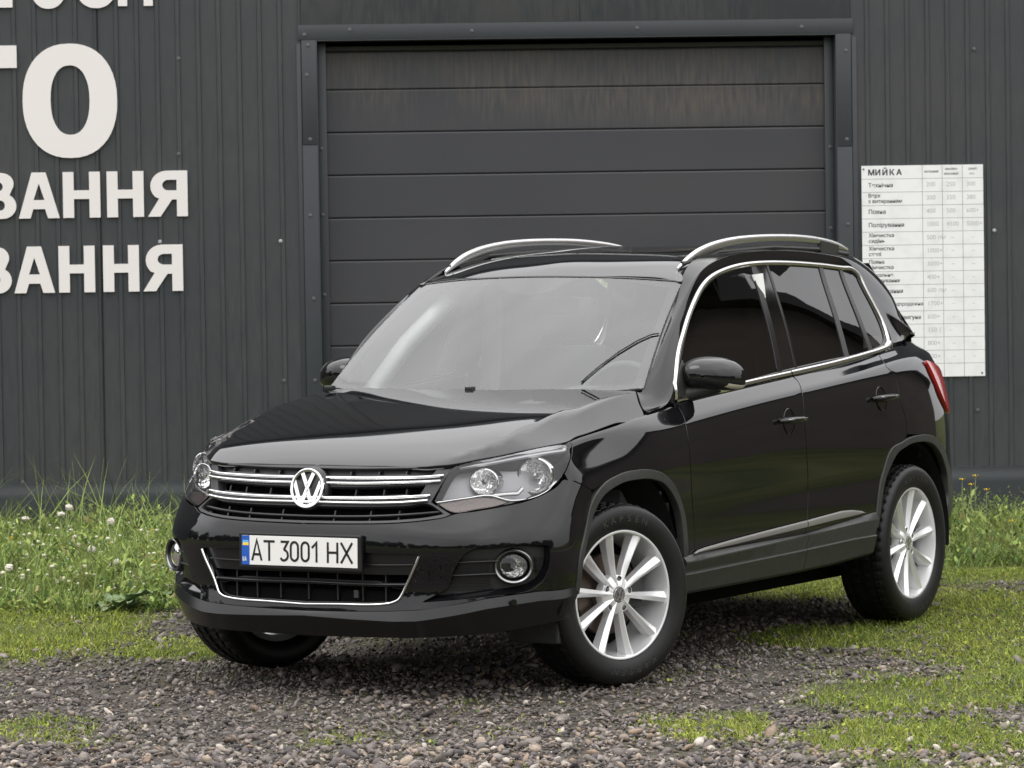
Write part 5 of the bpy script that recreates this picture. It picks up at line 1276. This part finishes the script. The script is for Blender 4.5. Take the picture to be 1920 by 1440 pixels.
# ground sheet
nx=200;ua=np.sinh(np.linspace(-4.6,4.6,nx));ua=ua/ua.max()
xs=-3+ua*600;ys=0+ua*600
X,Y=np.meshgrid(xs,ys,indexing='ij');Z=hgt(X,Y)*np.exp(-((X+1)**2+Y**2)/400)-.002
V=np.stack([X,Y,Z],-1).reshape(-1,3);idx=np.arange(nx*nx).reshape(nx,nx)
F=np.stack([idx[:-1,:-1],idx[1:,:-1],idx[1:,1:],idx[:-1,1:]],-1).reshape(-1,4)
def groundmat():
    m=bpy.data.materials.new('packed_earth_and_turf');m.use_nodes=True;t=m.node_tree;b=t.nodes['Principled BSDF'];l=t.links.new;b.inputs['Roughness'].default_value=.95;b.inputs['Specular IOR Level'].default_value=.15
    tcn=N('ShaderNodeTexCoord',t)
    def nse(s_,d=6):
        n=N('ShaderNodeTexNoise',t);n.inputs['Scale'].default_value=s_;n.inputs['Detail'].default_value=d;l(tcn.outputs['Object'],n.inputs[0]);return n.outputs[0]
    def ramp(s_,p0,c0,p1,c1):
        r=N('ShaderNodeValToRGB',t);r.color_ramp.elements[0].position=p0;r.color_ramp.elements[0].color=(*c0,1);r.color_ramp.elements[1].position=p1;r.color_ramp.elements[1].color=(*c1,1);l(s_,r.inputs[0]);return r.outputs[0]
    soil=ramp(nse(24),.35,(.048,.042,.037),.7,(.105,.092,.080));lawn=ramp(nse(1.3),.32,(.030,.045,.012),.68,(.115,.120,.038))
    at=N('ShaderNodeAttribute',t);at.attribute_name='turf'
    mx_=N('ShaderNodeMix',t,data_type='RGBA');l(at.outputs['Fac'],mx_.inputs[0]);l(soil,mx_.inputs[6]);l(lawn,mx_.inputs[7]);l(mx_.outputs[2],b.inputs['Base Color'])
    bn=N('ShaderNodeBump',t);bn.inputs['Strength'].default_value=.6;bn.inputs['Distance'].default_value=.02;l(nse(60),bn.inputs['Height']);l(bn.outputs[0],b.inputs['Normal'])
    return m
g=obj('ground',V,F,groundmat(),smooth=True);tag(g,kind='structure')
a_,b_=AB(V[:,0],V[:,1]);tf=gmask(a_,b_)
out=(np.hypot(V[:,0]+2,V[:,1])>9)&(b_>0);tf=np.where(out|(b_<4),1.0,tf)
at=g.data.attributes.new('turf','FLOAT','POINT');at.data.foreach_set('value',tf.astype(np.float32))
# a paved strip and beds across the lawn to the right (seen mirrored in the doors)
m=MB();V_=[];
for k in range(21):
    t=k/20;x0=-16+30*t;y0=8.3+2.2*t;V_+=[(x0,y0,.006),(x0,y0+1.7,.006),(x0,y0,-.05),(x0,y0+1.7,-.05)]
m.add(V_,[(4*k,4*k+4,4*k+5,4*k+1) for k in range(20)]+[(4*k+2,4*k+6,4*k+4,4*k) for k in range(20)]+[(4*k+1,4*k+5,4*k+7,4*k+3) for k in range(20)]);tag(m.build('path',mat('path_brown_paving',(.14,.115,.10),.85,noise=(4,(.19,.155,.135),.4,.7))),kind='structure')
def bulk(name,V,F3,mt,label=None,cat=None,kind='stuff',cola=None,smooth=False):
    me=bpy.data.meshes.new(name);V=np.asarray(V,np.float32);F3=np.asarray(F3,np.int32);k=F3.shape[1]
    me.vertices.add(len(V));me.vertices.foreach_set('co',V.ravel());me.loops.add(F3.size);me.loops.foreach_set('vertex_index',F3.ravel());me.polygons.add(len(F3));me.polygons.foreach_set('loop_start',np.arange(0,F3.size,k,dtype=np.int32))
    if smooth: me.polygons.foreach_set('use_smooth',np.ones(len(F3),bool))
    me.materials.append(mt);me.update(calc_edges=True)
    if cola is not None:
        at=me.attributes.new('tint','FLOAT_COLOR','POINT');c4=np.ones((len(V),4),np.float32);c4[:,:3]=cola;at.data.foreach_set('color',c4.ravel())
    o=bpy.data.objects.new(name,me);link(o);tag(o,label,cat,None,kind);return o
def tintmat(name,rough=.8,trans=0,spec=.3,noise=None):
    m=bpy.data.materials.new(name);m.use_nodes=True;t=m.node_tree;b=t.nodes['Principled BSDF'];b.inputs['Roughness'].default_value=rough;b.inputs['Specular IOR Level'].default_value=spec
    at=N('ShaderNodeAttribute',t);at.attribute_name='tint'
    src=at.outputs['Color']
    if noise:
        n=N('ShaderNodeTexNoise',t);n.inputs['Scale'].default_value=noise;tc_=N('ShaderNodeTexCoord',t);t.links.new(tc_.outputs['Object'],n.inputs[0]);mr=N('ShaderNodeMapRange',t);mr.inputs[3].default_value=.6;mr.inputs[4].default_value=1.4;t.links.new(n.outputs[0],mr.inputs[0])
        vm=N('ShaderNodeVectorMath',t,operation='SCALE');t.links.new(src,vm.inputs[0]);t.links.new(mr.outputs[0],vm.inputs['Scale']);src=vm.outputs[0]
    t.links.new(src,b.inputs['Base Color'])
    if trans:
        o=t.nodes['Material Output'];tl=N('ShaderNodeBsdfTranslucent',t);t.links.new(src,tl.inputs[0]);ms=N('ShaderNodeMixShader',t);ms.inputs[0].default_value=trans;t.links.new(b.outputs[0],ms.inputs[1]);t.links.new(tl.outputs[0],ms.inputs[2]);t.links.new(ms.outputs[0],o.inputs[0])
    return m
def spread(r,b,c):
    # lateral positions: dense across the view, thinner for two metres beyond it
    n=len(b);w=.150*b+c;t=r.random(n)*2-1;o=r.random(n)<.30;return np.where(o,np.sign(t)*(w+2.1*r.random(n)**1.4),t*w)
# ---- gravel
def stones(n,sel,size,seed,palette):
    r=np.random.default_rng(seed)
    # base chips
    bases=[]
    for k in range(14):
        bm=bmesh.new();bmesh.ops.create_icosphere(bm,subdivisions=1 if k<13 else 2,radius=1)
        rr=np.random.default_rng(seed*50+k)
        Vb=np.array([tuple(v.co) for v in bm.verts]);
        # chop with random planes for facets
        for _ in range(7):
            nn=rr.normal(size=3);nn/=np.linalg.norm(nn);d=Vb@nn;lim=.55+.25*rr.random();Vb=Vb-np.where(d>lim,d-lim,0)[:,None]*nn
        Vb*=[1,.55+.35*rr.random(),.30+.28*rr.random()];bm.verts.index_update();Fb=np.array([[v.index for v in f.verts] for f in bm.faces]);bm.free();bases.append((Vb,Fb))
    a,b,s=sel(r,n);n=len(a);x,y=XY(a,b);z=hgt(x,y);VV=[];FF=[];CC=[];off=0
    which=r.integers(0,len(bases),n)
    pal=np.array(palette);pi=r.choice(len(pal),n,p=PALP(b,n,r,len(pal)) if False else None)
    # beige stones gather towards the near edge
    near_=np.clip((12.35-b)/.9,0,1);pi=np.where(r.random(n)<.10+.50*near_*vnoise(a+9,b,.5,77),r.integers(5,len(pal),n),r.integers(0,5,n))
    for k,(Vb,Fb) in enumerate(bases):
        m_=np.where(which==k)[0]
        if not len(m_): continue
        th=r.random(len(m_))*2*np.pi;ti=r.normal(0,.35,(len(m_),2));c_,s_=np.cos(th),np.sin(th)
        P=Vb[None]*s[m_][:,None,None]*(1+.25*r.normal(size=(len(m_),1,3)).clip(-1.5,1.5))
        P[:,:,2]+=P[:,:,0]*ti[:,0:1]+P[:,:,1]*ti[:,1:2]
        Xr=P[:,:,0]*c_[:,None]-P[:,:,1]*s_[:,None];Yr=P[:,:,0]*s_[:,None]+P[:,:,1]*c_[:,None]
        Q=np.stack([Xr+x[m_][:,None],Yr+y[m_][:,None],P[:,:,2]+(z[m_]+s[m_]*.15+r.random(len(m_))*.006)[:,None]],-1)
        FF.append((Fb[None]+(np.arange(len(m_))*len(Vb))[:,None,None]).reshape(-1,3)+off);VV.append(Q.reshape(-1,3));off+=len(m_)*len(Vb)
        col=pal[pi[m_]]*(.75+.5*r.random((len(m_),1)));CC.append(np.repeat(col,len(Vb),0))
    return np.vstack(VV),np.vstack(FF),np.vstack(CC)
PAL=[(.126,.106,.096),(.094,.080,.074),(.156,.133,.117),(.066,.057,.056),(.190,.166,.148),(.27,.215,.165),(.36,.32,.275),(.21,.165,.13),(.20,.145,.105)]
STM=tintmat('gravel_stone',.72,spec=.35,noise=90)
def sel1(r,n):
    b=10.1+(17.9-10.1)*r.random(n)**1.08;a=spread(r,b,.25);k=1-gmask(a,b)
    far=b>16.9
    keep=r.random(n)<np.clip(k*1.1+.16,0,1)*np.where(far,.6,1);a,b=a[keep],b[keep];s=.0080*np.exp(r.normal(0,.45,len(a)))*(1+.25*np.clip(12.6-b,0,1));return a,b,s.clip(.004,.030)
V_,F_,C_=stones(84000,sel1,0,3,PAL);bulk('gravel',V_,F_,STM,'crushed grey gravel strewn over the yard under the car','gravel',cola=C_)
# ---- short turf blades
def blades(a,b,h,w,lean,cols,seed,seg=2,z0=None,curl=.5):
    r=np.random.default_rng(seed);n=len(a);x,y=XY(a,b);z=(hgt(x,y)-.003) if z0 is None else z0
    th=r.random(n)*2*np.pi;d=np.stack([np.cos(th),np.sin(th),0*th],-1);ph=th+np.pi/2+r.normal(0,.5,n);sd=np.stack([np.cos(ph),np.sin(ph),0*th],-1)
    P0=np.stack([x,y,z],-1);rows=[]
    for k in range(seg+1):
        t=k/seg;c_=P0+d*(lean*h*(t**1.7))[:,None]+np.array([0,0,1])*(h*(t-curl*lean*t*t*.5))[:,None];ww=w*(1-t)**.7
        if k<seg: rows+=[c_-sd*ww[:,None],c_+sd*ww[:,None]]
        else: rows+=[c_]
    V=np.stack(rows,1);m=V.shape[1];F=[]
    for k in range(seg-1): F+=[(2*k,2*k+1,2*k+3),(2*k,2*k+3,2*k+2)]
    F.append((2*seg-2,2*seg-1,2*seg));F=np.array(F);FF=(F[None]+(np.arange(n)*m)[:,None,None]).reshape(-1,3)
    return V.reshape(-1,3),FF,np.repeat(cols,m,0)
GRM=tintmat('grass_blade',.6,.35,.25)
def gcol(r,n,a,b,base=((.175,.235,.036),(.33,.36,.060),(.075,.125,.026))):
    t=fb(a+30,b+30,.7,55)[:,None];q=r.random((n,1));c_=np.array(base[0])*(1-t)+np.array(base[1])*t;c_=np.where(q<.22,np.array(base[2]),c_);c_=np.where(q>.95,np.array((.26,.22,.10)),c_);return c_*(.45+1.1*r.random((n,1)))
r=np.random.default_rng(11);n=430000
b=10.2+(18.4-10.2)*r.random(n);a=spread(r,b,.25);k=gmask(a,b);keep=r.random(n)<k**1.2*.8+.012;a,b,k=a[keep],b[keep],k[keep];n=len(a)
h=(.008+.020*r.random(n)**1.5)*(.5+.8*k)*(.6+1.3*fb(a,b,.35,88))*(1+.8*(fb(a+5,b,.22,89)>.66));V_,F_,C_=blades(a,b,h,.0013+.0016*r.random(n),.5+.9*r.random(n),gcol(r,n,a,b),12)
bulk('turf_grass',V_,F_,GRM,'short patchy green turf growing through the gravel','grass',cola=C_)
# ---- weeds strip by the wall
def strip_b(a): return np.where(a<-.9,16.75+.25*np.sin(a*4),18.35+.2*np.sin(a*3))
n=104000;b=16.5+(20.45-16.5)*r.random(n);a=spread(r,b,.2);keep=(b>strip_b(a))&((a<-.9)|(a>1.9));a,b=a[keep],b[keep];n=len(a)
edge=np.clip((b-strip_b(a))/.8,0,1);clump=fb(a+9,b+9,.30,61)
h=(.06+.17*r.random(n)**1.5)*(.40+.85*edge)*(.45+1.2*clump);tall=r.random(n)<.05*(a<0);h=np.where(tall,h*1.9+.10,h)
V_,F_,C_=blades(a,b,h,.0022+.0032*r.random(n),.25+.8*r.random(n),gcol(r,n,a,b,((.175,.245,.060),(.33,.40,.120),(.090,.150,.040))),13,seg=4)
bulk('tall_grass',V_,F_,GRM,'tall uncut grass along the foot of the dark wall','grass',cola=C_)
# leafy weeds: many small broad leaves on short stems
def leaves(a,b,z,ln,wd,cols,seed):
    r=np.random.default_rng(seed);n=len(a);x,y=XY(a,b);g0=hgt(x,y);th=r.random(n)*2*np.pi;el=R(10)+R(60)*r.random(n)
    d=np.stack([np.cos(th)*np.cos(el),np.sin(th)*np.cos(el),np.sin(el)],-1);s_=np.stack([-np.sin(th),np.cos(th),0*th],-1);up=np.cross(d,s_)
    P=np.stack([x,y,g0+z],-1);w_=wd[:,None];l_=ln[:,None]
    V=np.stack([P,P+d*l_*.35+s_*w_-up*w_*.25,P+d*l_*.45+up*l_*.02,P+d*l_*.35-s_*w_-up*w_*.25,P+d*l_*.8+s_*w_*.55-up*l_*.06,P+d*l_*.8-s_*w_*.55-up*l_*.06,P+d*l_-up*l_*.16],1)
    F=np.array([(0,1,2),(0,2,3),(1,4,2),(3,2,5),(2,4,6),(2,6,5)]);return V.reshape(-1,3),(F[None]+(np.arange(n)*7)[:,None,None]).reshape(-1,3),np.repeat(cols,7,0)
n=124000;b=16.6+(20.4-16.6)*r.random(n)**1.2;a=spread(r,b,.2);keep=(b>strip_b(a)-.05)&((a<-.9)|(a>1.9))&(fb(a+70,b+70,.35,71)>.38);a,b=a[keep],b[keep];n=len(a)
edge=np.clip((b-strip_b(a)+.1)/.9,0,1);z=r.random(n)**1.0*(.04+.20*edge)*(.35+1.3*fb(a,b,.30,81))
ln=.010+.045*r.random(n)**1.8;V_,F_,C_=leaves(a,b,z,ln,ln*(.09+.20*r.random(n)),gcol(r,n,a,b,((.185,.270,.065),(.36,.42,.12),(.080,.140,.038))),14)
bulk('leafy_weeds',V_,F_,GRM,'leafy green weeds crowding the foot of the wall','weeds',cola=C_)
n=112000;b=10.3+(18.3-10.3)*r.random(n);a=spread(r,b,.25);k=gmask(a,b);keep=(r.random(n)<k**1.3*.9)&(fb(a+11,b+11,.16,91)>.42);a,b=a[keep],b[keep];n=len(a)
ln=.006+.012*r.random(n);V_,F_,C_=leaves(a,b,.002+.014*r.random(n),ln,ln*(.25+.2*r.random(n)),gcol(r,n,a,b),16)
bulk('clover',V_,F_,GRM,'low clover and small broad leaves mixed into the yard turf','ground cover',cola=C_)
n=5200;b=16.7+3.4*r.random(n);a=spread(r,b,.2);keep=(b>strip_b(a))&((a<-.9)|(a>1.9))&(fb(a+4,b+4,.5,97)>.5);a,b=a[keep],b[keep];n=len(a)
V_,F_,C_=blades(a,b,.10+.26*r.random(n)**1.3,.0016+.0016*r.random(n),.3+.9*r.random(n),np.array((.42,.40,.20))*(.5+.8*r.random((n,1))),17,seg=5)
bulk('dry_stems',V_,F_,GRM,'pale dry stems standing among the weeds by the wall','dry grass',cola=C_)
n=260;b=18.3+1.9*r.random(n);a=np.where(r.random(n)<.75,-2.35+.95*r.random(n),2.05+.9*r.random(n));V_,F_,C_=blades(a,b,(.22+.24*r.random(n))*np.where(a>0,.6,1),.0035+.0035*r.random(n),.5+1.0*r.random(n),np.array((.13,.20,.065))*(.6+.9*r.random((n,1))),18,seg=7,curl=.8)
bulk('arching_grass',V_,F_,GRM,'long arching grass blades leaning against the dark wall','grass',cola=C_)
# small white and yellow blossoms scattered in the weeds
def specks(pos,rad,cols,seed):
    r=np.random.default_rng(seed);bm=bmesh.new();bmesh.ops.create_icosphere(bm,subdivisions=1,radius=1);Vb=np.array([tuple(v.co) for v in bm.verts]);bm.verts.index_update();Fb=np.array([[v.index for v in f.verts] for f in bm.faces]);bm.free();n=len(pos)
    V=Vb[None]*rad[:,None,None]*np.array([1,1,.7])+pos[:,None];return V.reshape(-1,3),(Fb[None]+(np.arange(n)*len(Vb))[:,None,None]).reshape(-1,3),np.repeat(cols,len(Vb),0)
n=900;b=16.8+2.8*r.random(n);a=-2.75+1.75*r.random(n);x,y=XY(a,b);pos=np.stack([x,y,.06+.20*r.random(n)*np.clip((b-16.6),.3,1)],-1);c_=np.where(r.random((n,1))<.85,np.array((.62,.60,.50)),np.array((.6,.38,.03)));V_,F_,C_=specks(pos,.003+.008*r.random(n)**2,c_,15)
n=46;b=17.0+1.6*r.random(n);a=-2.62+.9*r.random(n);x,y=XY(a,b);p2=np.stack([x,y,.10+.20*r.random(n)*np.clip((b-16.6),.3,1)],-1);V2_,F2_,C2_=specks(p2,.009+.007*r.random(n),np.full((n,3),(.60,.58,.44)),19);F_=np.vstack([F_,F2_+len(V_)]);V_=np.vstack([V_,V2_]);C_=np.vstack([C_,C2_])
bulk('small_blossoms',V_,F_,tintmat('petal',.8),'tiny white and yellow blossoms among the weeds left of the car','flowers',cola=C_)
# ---- individual dandelion clocks, buttercups, seed stalks
STEM=mat('stem_green',(.16,.19,.07),.7);FLU=mat('dandelion_fluff',(.62,.58,.50),.95,bump=(400,.8,.004));YEL=mat('buttercup_petal',(.75,.50,.02),.6);LEAFM=mat('broad_leaf',(.13,.19,.085),.6,noise=(18,(.19,.25,.13),.4,.7));SEED=mat('seed_head',(.17,.20,.07),.8)
def ground_at(a,b): x,y=XY(a,b);return Vector((x,y,float(hgt(np.array([x]),np.array([y]))[0])))
HEADS=[(-2.263, 18.2, 0.397, 0.06, 'fluffy dandelion clock on a tall stem, topmost of the pair near the wall'), (-2.279, 18.0, 0.375, 0.03, 'paler dandelion clock left of the topmost one, just below it'), (-2.029, 18.0, 0.342, 0.0, 'wide flattened dandelion clock nearest the bumper'), (-2.434, 17.2, 0.181, -0.05, 'round dandelion clock at the far left edge on a leaning stem'), (-2.171, 17.2, 0.118, 0.02, 'low dandelion clock below the cluster of white blossoms'), (-1.926, 17.3, 0.183, 0.0, 'dandelion clock right beside the broad dark leaves'), (-2.07, 17.5, 0.24, 0.03, 'dandelion clock in the middle of the white blossom cluster'), (-2.5, 18.3, 0.336, 0.0, 'small dandelion clock leaning at the left among grass')]
for k,(a0,b0,h0,ln_,lab) in enumerate(HEADS):
    t=thing('dandelion',lab,'dandelion',ground_at(a0,b0),0,'dandelion clocks in the weeds')
    lx=Vector((rgt.x,rgt.y,0))*ln_
    m=MB();m.tube([Vector((0,0,0))-lx*1.0,Vector((0,0,h0*.5))-lx*.4,Vector((0,0,h0))],[.0032,.0028,.0022],6);m.build('stem',STEM,t,smooth=True)
    bm=bmesh.new();bmesh.ops.create_icosphere(bm,subdivisions=3,radius=.019);rr=np.random.default_rng(k)
    Vb=[];bm.verts.index_update()
    for v in bm.verts:
        q=1+.14*rr.normal();Vb.append((v.co.x*q,v.co.y*q,h0+v.co.z*q*(.62 if k%3==1 else .9)))
    Fb=[tuple(v.index for v in f.verts) for f in bm.faces];bm.free();obj('seed_ball',Vb,Fb,FLU,t)
for k,(a0,b0,h0,lab) in enumerate([(2.536, 19.6, 0.404, 'buttercup highest of the yellow flowers by the rear wheel'), (2.486, 19.4, 0.364, 'yellow buttercup right of the highest one'), (2.463, 19.6, 0.387, 'yellow buttercup nearest to the rear bumper'), (2.557, 19.3, 0.343, 'yellow buttercup farthest right in the upper group'), (2.638, 18.9, 0.201, 'yellow buttercup low in the grass at the right edge')]):
    t=thing('buttercup',lab,'buttercup',ground_at(a0,b0),0,'yellow buttercups right of the car')
    m=MB();m.tube([(0,0,0),(.01,0,h0*.5),(0,0,h0)],[.0022,.002,.0015],5);m.build('stem',STEM,t,smooth=True)
    for j in range(5):
        q=2*math.pi*j/5;c_,s_=math.cos(q),math.sin(q);m=MB();V=[(0,0,h0)]+[(c_*u-s_*v,s_*u+c_*v,h0+w__) for u,v,w__ in ((.008,.006,.003),(.016,.005,.009),(.017,0,.011),(.016,-.005,.009),(.008,-.006,.003))];m.add(V,[(0,1,2,3),(0,3,4,5)]);m.build('petal',YEL,t,smooth=True)
for k,(a0,b0,h0,ln_,lab) in enumerate([(-2.343, 19.3, 0.61, -0.12, 'leftmost tall grass stalk leaning left before the wall'), (-2.362, 19.4, 0.587, -0.03, 'thin upright grass stalk behind the dandelions'), (-2.2449999999999997, 19.2, 0.609, 0.05, 'tall grass stalk with a seed tip leaning right'), (-2.212, 19.2, 0.61, 0.14, 'tallest right-leaning grass stalk near the car'), (-2.034, 19.0, 0.517, 0.03, 'short arching stalk beside the bumper'), (-2.6769999999999996, 18.8, 0.407, 0.01, 'pale stalk at the left edge of the photo')]):
    t=thing('grass_stalk',lab,'grass stalk',ground_at(a0,b0),0,'tall grass stalks against the wall')
    rx=Vector((rgt.x,rgt.y,0))
    pts=[rx*(ln_*(q**2))+Vector((0,0,h0*q)) for q in np.linspace(0,1,7)]
    m=MB();m.tube(pts,[.0028,.0026,.0024,.002,.0016,.0012,.0006],5);m.build('stem',STEM,t,smooth=True)
    for j,sg_ in ((2,1),(3,-1)):
        p0=pts[j];m=MB();P_=[p0+rx*(sg_*.13*q)+Vector((0,0,.16*q-.17*q*q)) for q in np.linspace(0,1,6)];V=[];sd=Vector((fwd.x,fwd.y,0))
        for q,p in zip(np.linspace(0,1,6),P_): V+=[p-sd*.003*(1-q)+Vector((0,0,.003*(1-q))),p+sd*.003*(1-q)]
        m.add(V,[(2*i,2*i+1,2*i+3,2*i+2) for i in range(5)]);m.build('blade',LEAFM,t,smooth=True)
for k,(a0,b0,sc_,lab) in enumerate([(-1.839, 16.62, 0.17, 'low plant with broad dull green leaves left of the front bumper'), (-1.718, 16.85, 0.13, 'smaller broad-leaved plant right beside the bumper')]):
    t=thing('burdock_plant',lab,'broad-leaved plant',ground_at(a0,b0))
    for j in range(7):
        q=2*math.pi*j/7+.5*k;el=R(28+12*(j%3));L_=sc_*(.8+.3*((j*37)%5)/5);m=MB();V=[];F=[];d=Vector((math.cos(q)*math.cos(el),math.sin(q)*math.cos(el),math.sin(el)));s_=Vector((-math.sin(q),math.cos(q),0));u_=d.cross(s_)
        nn_=7
        for i in range(nn_):
            tt=i/(nn_-1);w_=L_*.34*math.sin(math.pi*min(1,tt*.86+.12))**.7
            for kx in (-1,-.5,0,.5,1): V.append(d*(L_*(.25+.75*tt))+s_*(w_*kx)+u_*(-.10*L_*abs(kx)**1.5*-1-.35*L_*tt*tt+.012*math.sin(i*2.1+kx*5)))
        for i in range(nn_-1):
            for kx in range(4): F.append((i*5+kx,i*5+kx+1,i*5+kx+6,i*5+kx+5))
        m.add(V,F);m.build('leaf',LEAFM,t,smooth=True)
        m=MB();m.tube([(0,0,0),d*L_*.27],[.005,.003],5);m.build('leaf_stalk',STEM,t)
# ---- surroundings that the black paint mirrors
def tree_line():
    r=np.random.default_rng(5);VV=[];FF=[];CC=[];off=0
    for k in range(70):
        az=R(-100+k*3.0+r.normal()*1.2);dist=40+12*r.random();
        cx,cy=6+dist*math.cos(az),3+dist*math.sin(az)
        h=(4.2+4.0*r.random()*(.4+abs(math.sin(k*.37))));rad=2.0+1.2*r.random();n=300
        u=r.normal(size=(n,3));u/=np.linalg.norm(u,axis=1)[:,None];rr=(.55+.5*r.random(n))[:,None];P=u*rr*np.array([rad,rad,h*.5])+np.array([cx,cy,h*.5])
        P[:,2]=abs(P[:,2]);s_=.3+.35*r.random(n);e1=r.normal(size=(n,3));e1/=np.linalg.norm(e1,axis=1)[:,None];e2=np.cross(e1,u);e2/=np.linalg.norm(e2,axis=1)[:,None]+1e-9
        V=np.stack([P+e1*s_[:,None],P+e2*s_[:,None],P-e1*s_[:,None]*.8,P-e2*s_[:,None]],1).reshape(-1,3);F=(np.array([[0,1,2],[0,2,3]])[None]+(np.arange(n)*4)[:,None,None]).reshape(-1,3)
        VV.append(V);FF.append(F+off);off+=len(V);CC.append(np.repeat(np.array((.030,.045,.018))*(.6+.8*r.random((n,1))),4,0))
        # trunk
        tv=[];
        for z in (0,h*.5):
            for q in range(6): tv.append((cx+.2*math.cos(q*1.047),cy+.2*math.sin(q*1.047),z))
        tf_=[]
        for q in range(6): tf_+=[(q,(q+1)%6,6+(q+1)%6),(q,6+(q+1)%6,6+q)]
        VV.append(np.array(tv));FF.append(np.array(tf_)+off);off+=12;CC.append(np.full((12,3),(.06,.05,.04)))
    return np.vstack(VV),np.vstack(FF),np.vstack(CC)
V_,F_,C_=tree_line();bulk('far_wood',V_,F_,tintmat('far_foliage',.9),'distant wood across the field, mirrored in the black paint','wood',cola=C_)
HS=thing('rendered_house','brown rendered house with a steep dark gable, mirrored in the car windows','house',(-12.9,8.1,0),R(-30))
m=MB();m.add([(0,-6,0),(0,6,0),(0,6,3.0),(0,0,8.0),(0,-6,3.0),(-9,-6,0),(-9,6,0),(-9,6,3.0),(-9,0,8.0),(-9,-6,3.0)],[(0,1,2,3,4),(9,8,7,6,5),(0,4,9,5),(1,6,7,2),(2,7,8,3),(3,8,9,4)]);m.build('house_wall',mat('brown_render',(.105,.090,.078),.9,noise=(1.5,(.13,.11,.097),.4,.7)),HS)
for s_ in (1,-1):
    m=MB();V=[(.5,s_*6.6,2.50),(.5,0,8.02),(-9.5,0,8.02),(-9.5,s_*6.6,2.50),(.5,s_*6.6,2.72),(.5,0,8.24),(-9.5,0,8.24),(-9.5,s_*6.6,2.72)];m.add(V,[(0,1,2,3),(7,6,5,4),(0,4,5,1),(1,5,6,2),(2,6,7,3),(3,7,4,0)]);m.build('roof_slope',mat('dark_roof_sheet',(.022,.021,.022),.5) if 'dark_roof_sheet' not in bpy.data.materials else bpy.data.materials['dark_roof_sheet'],HS)
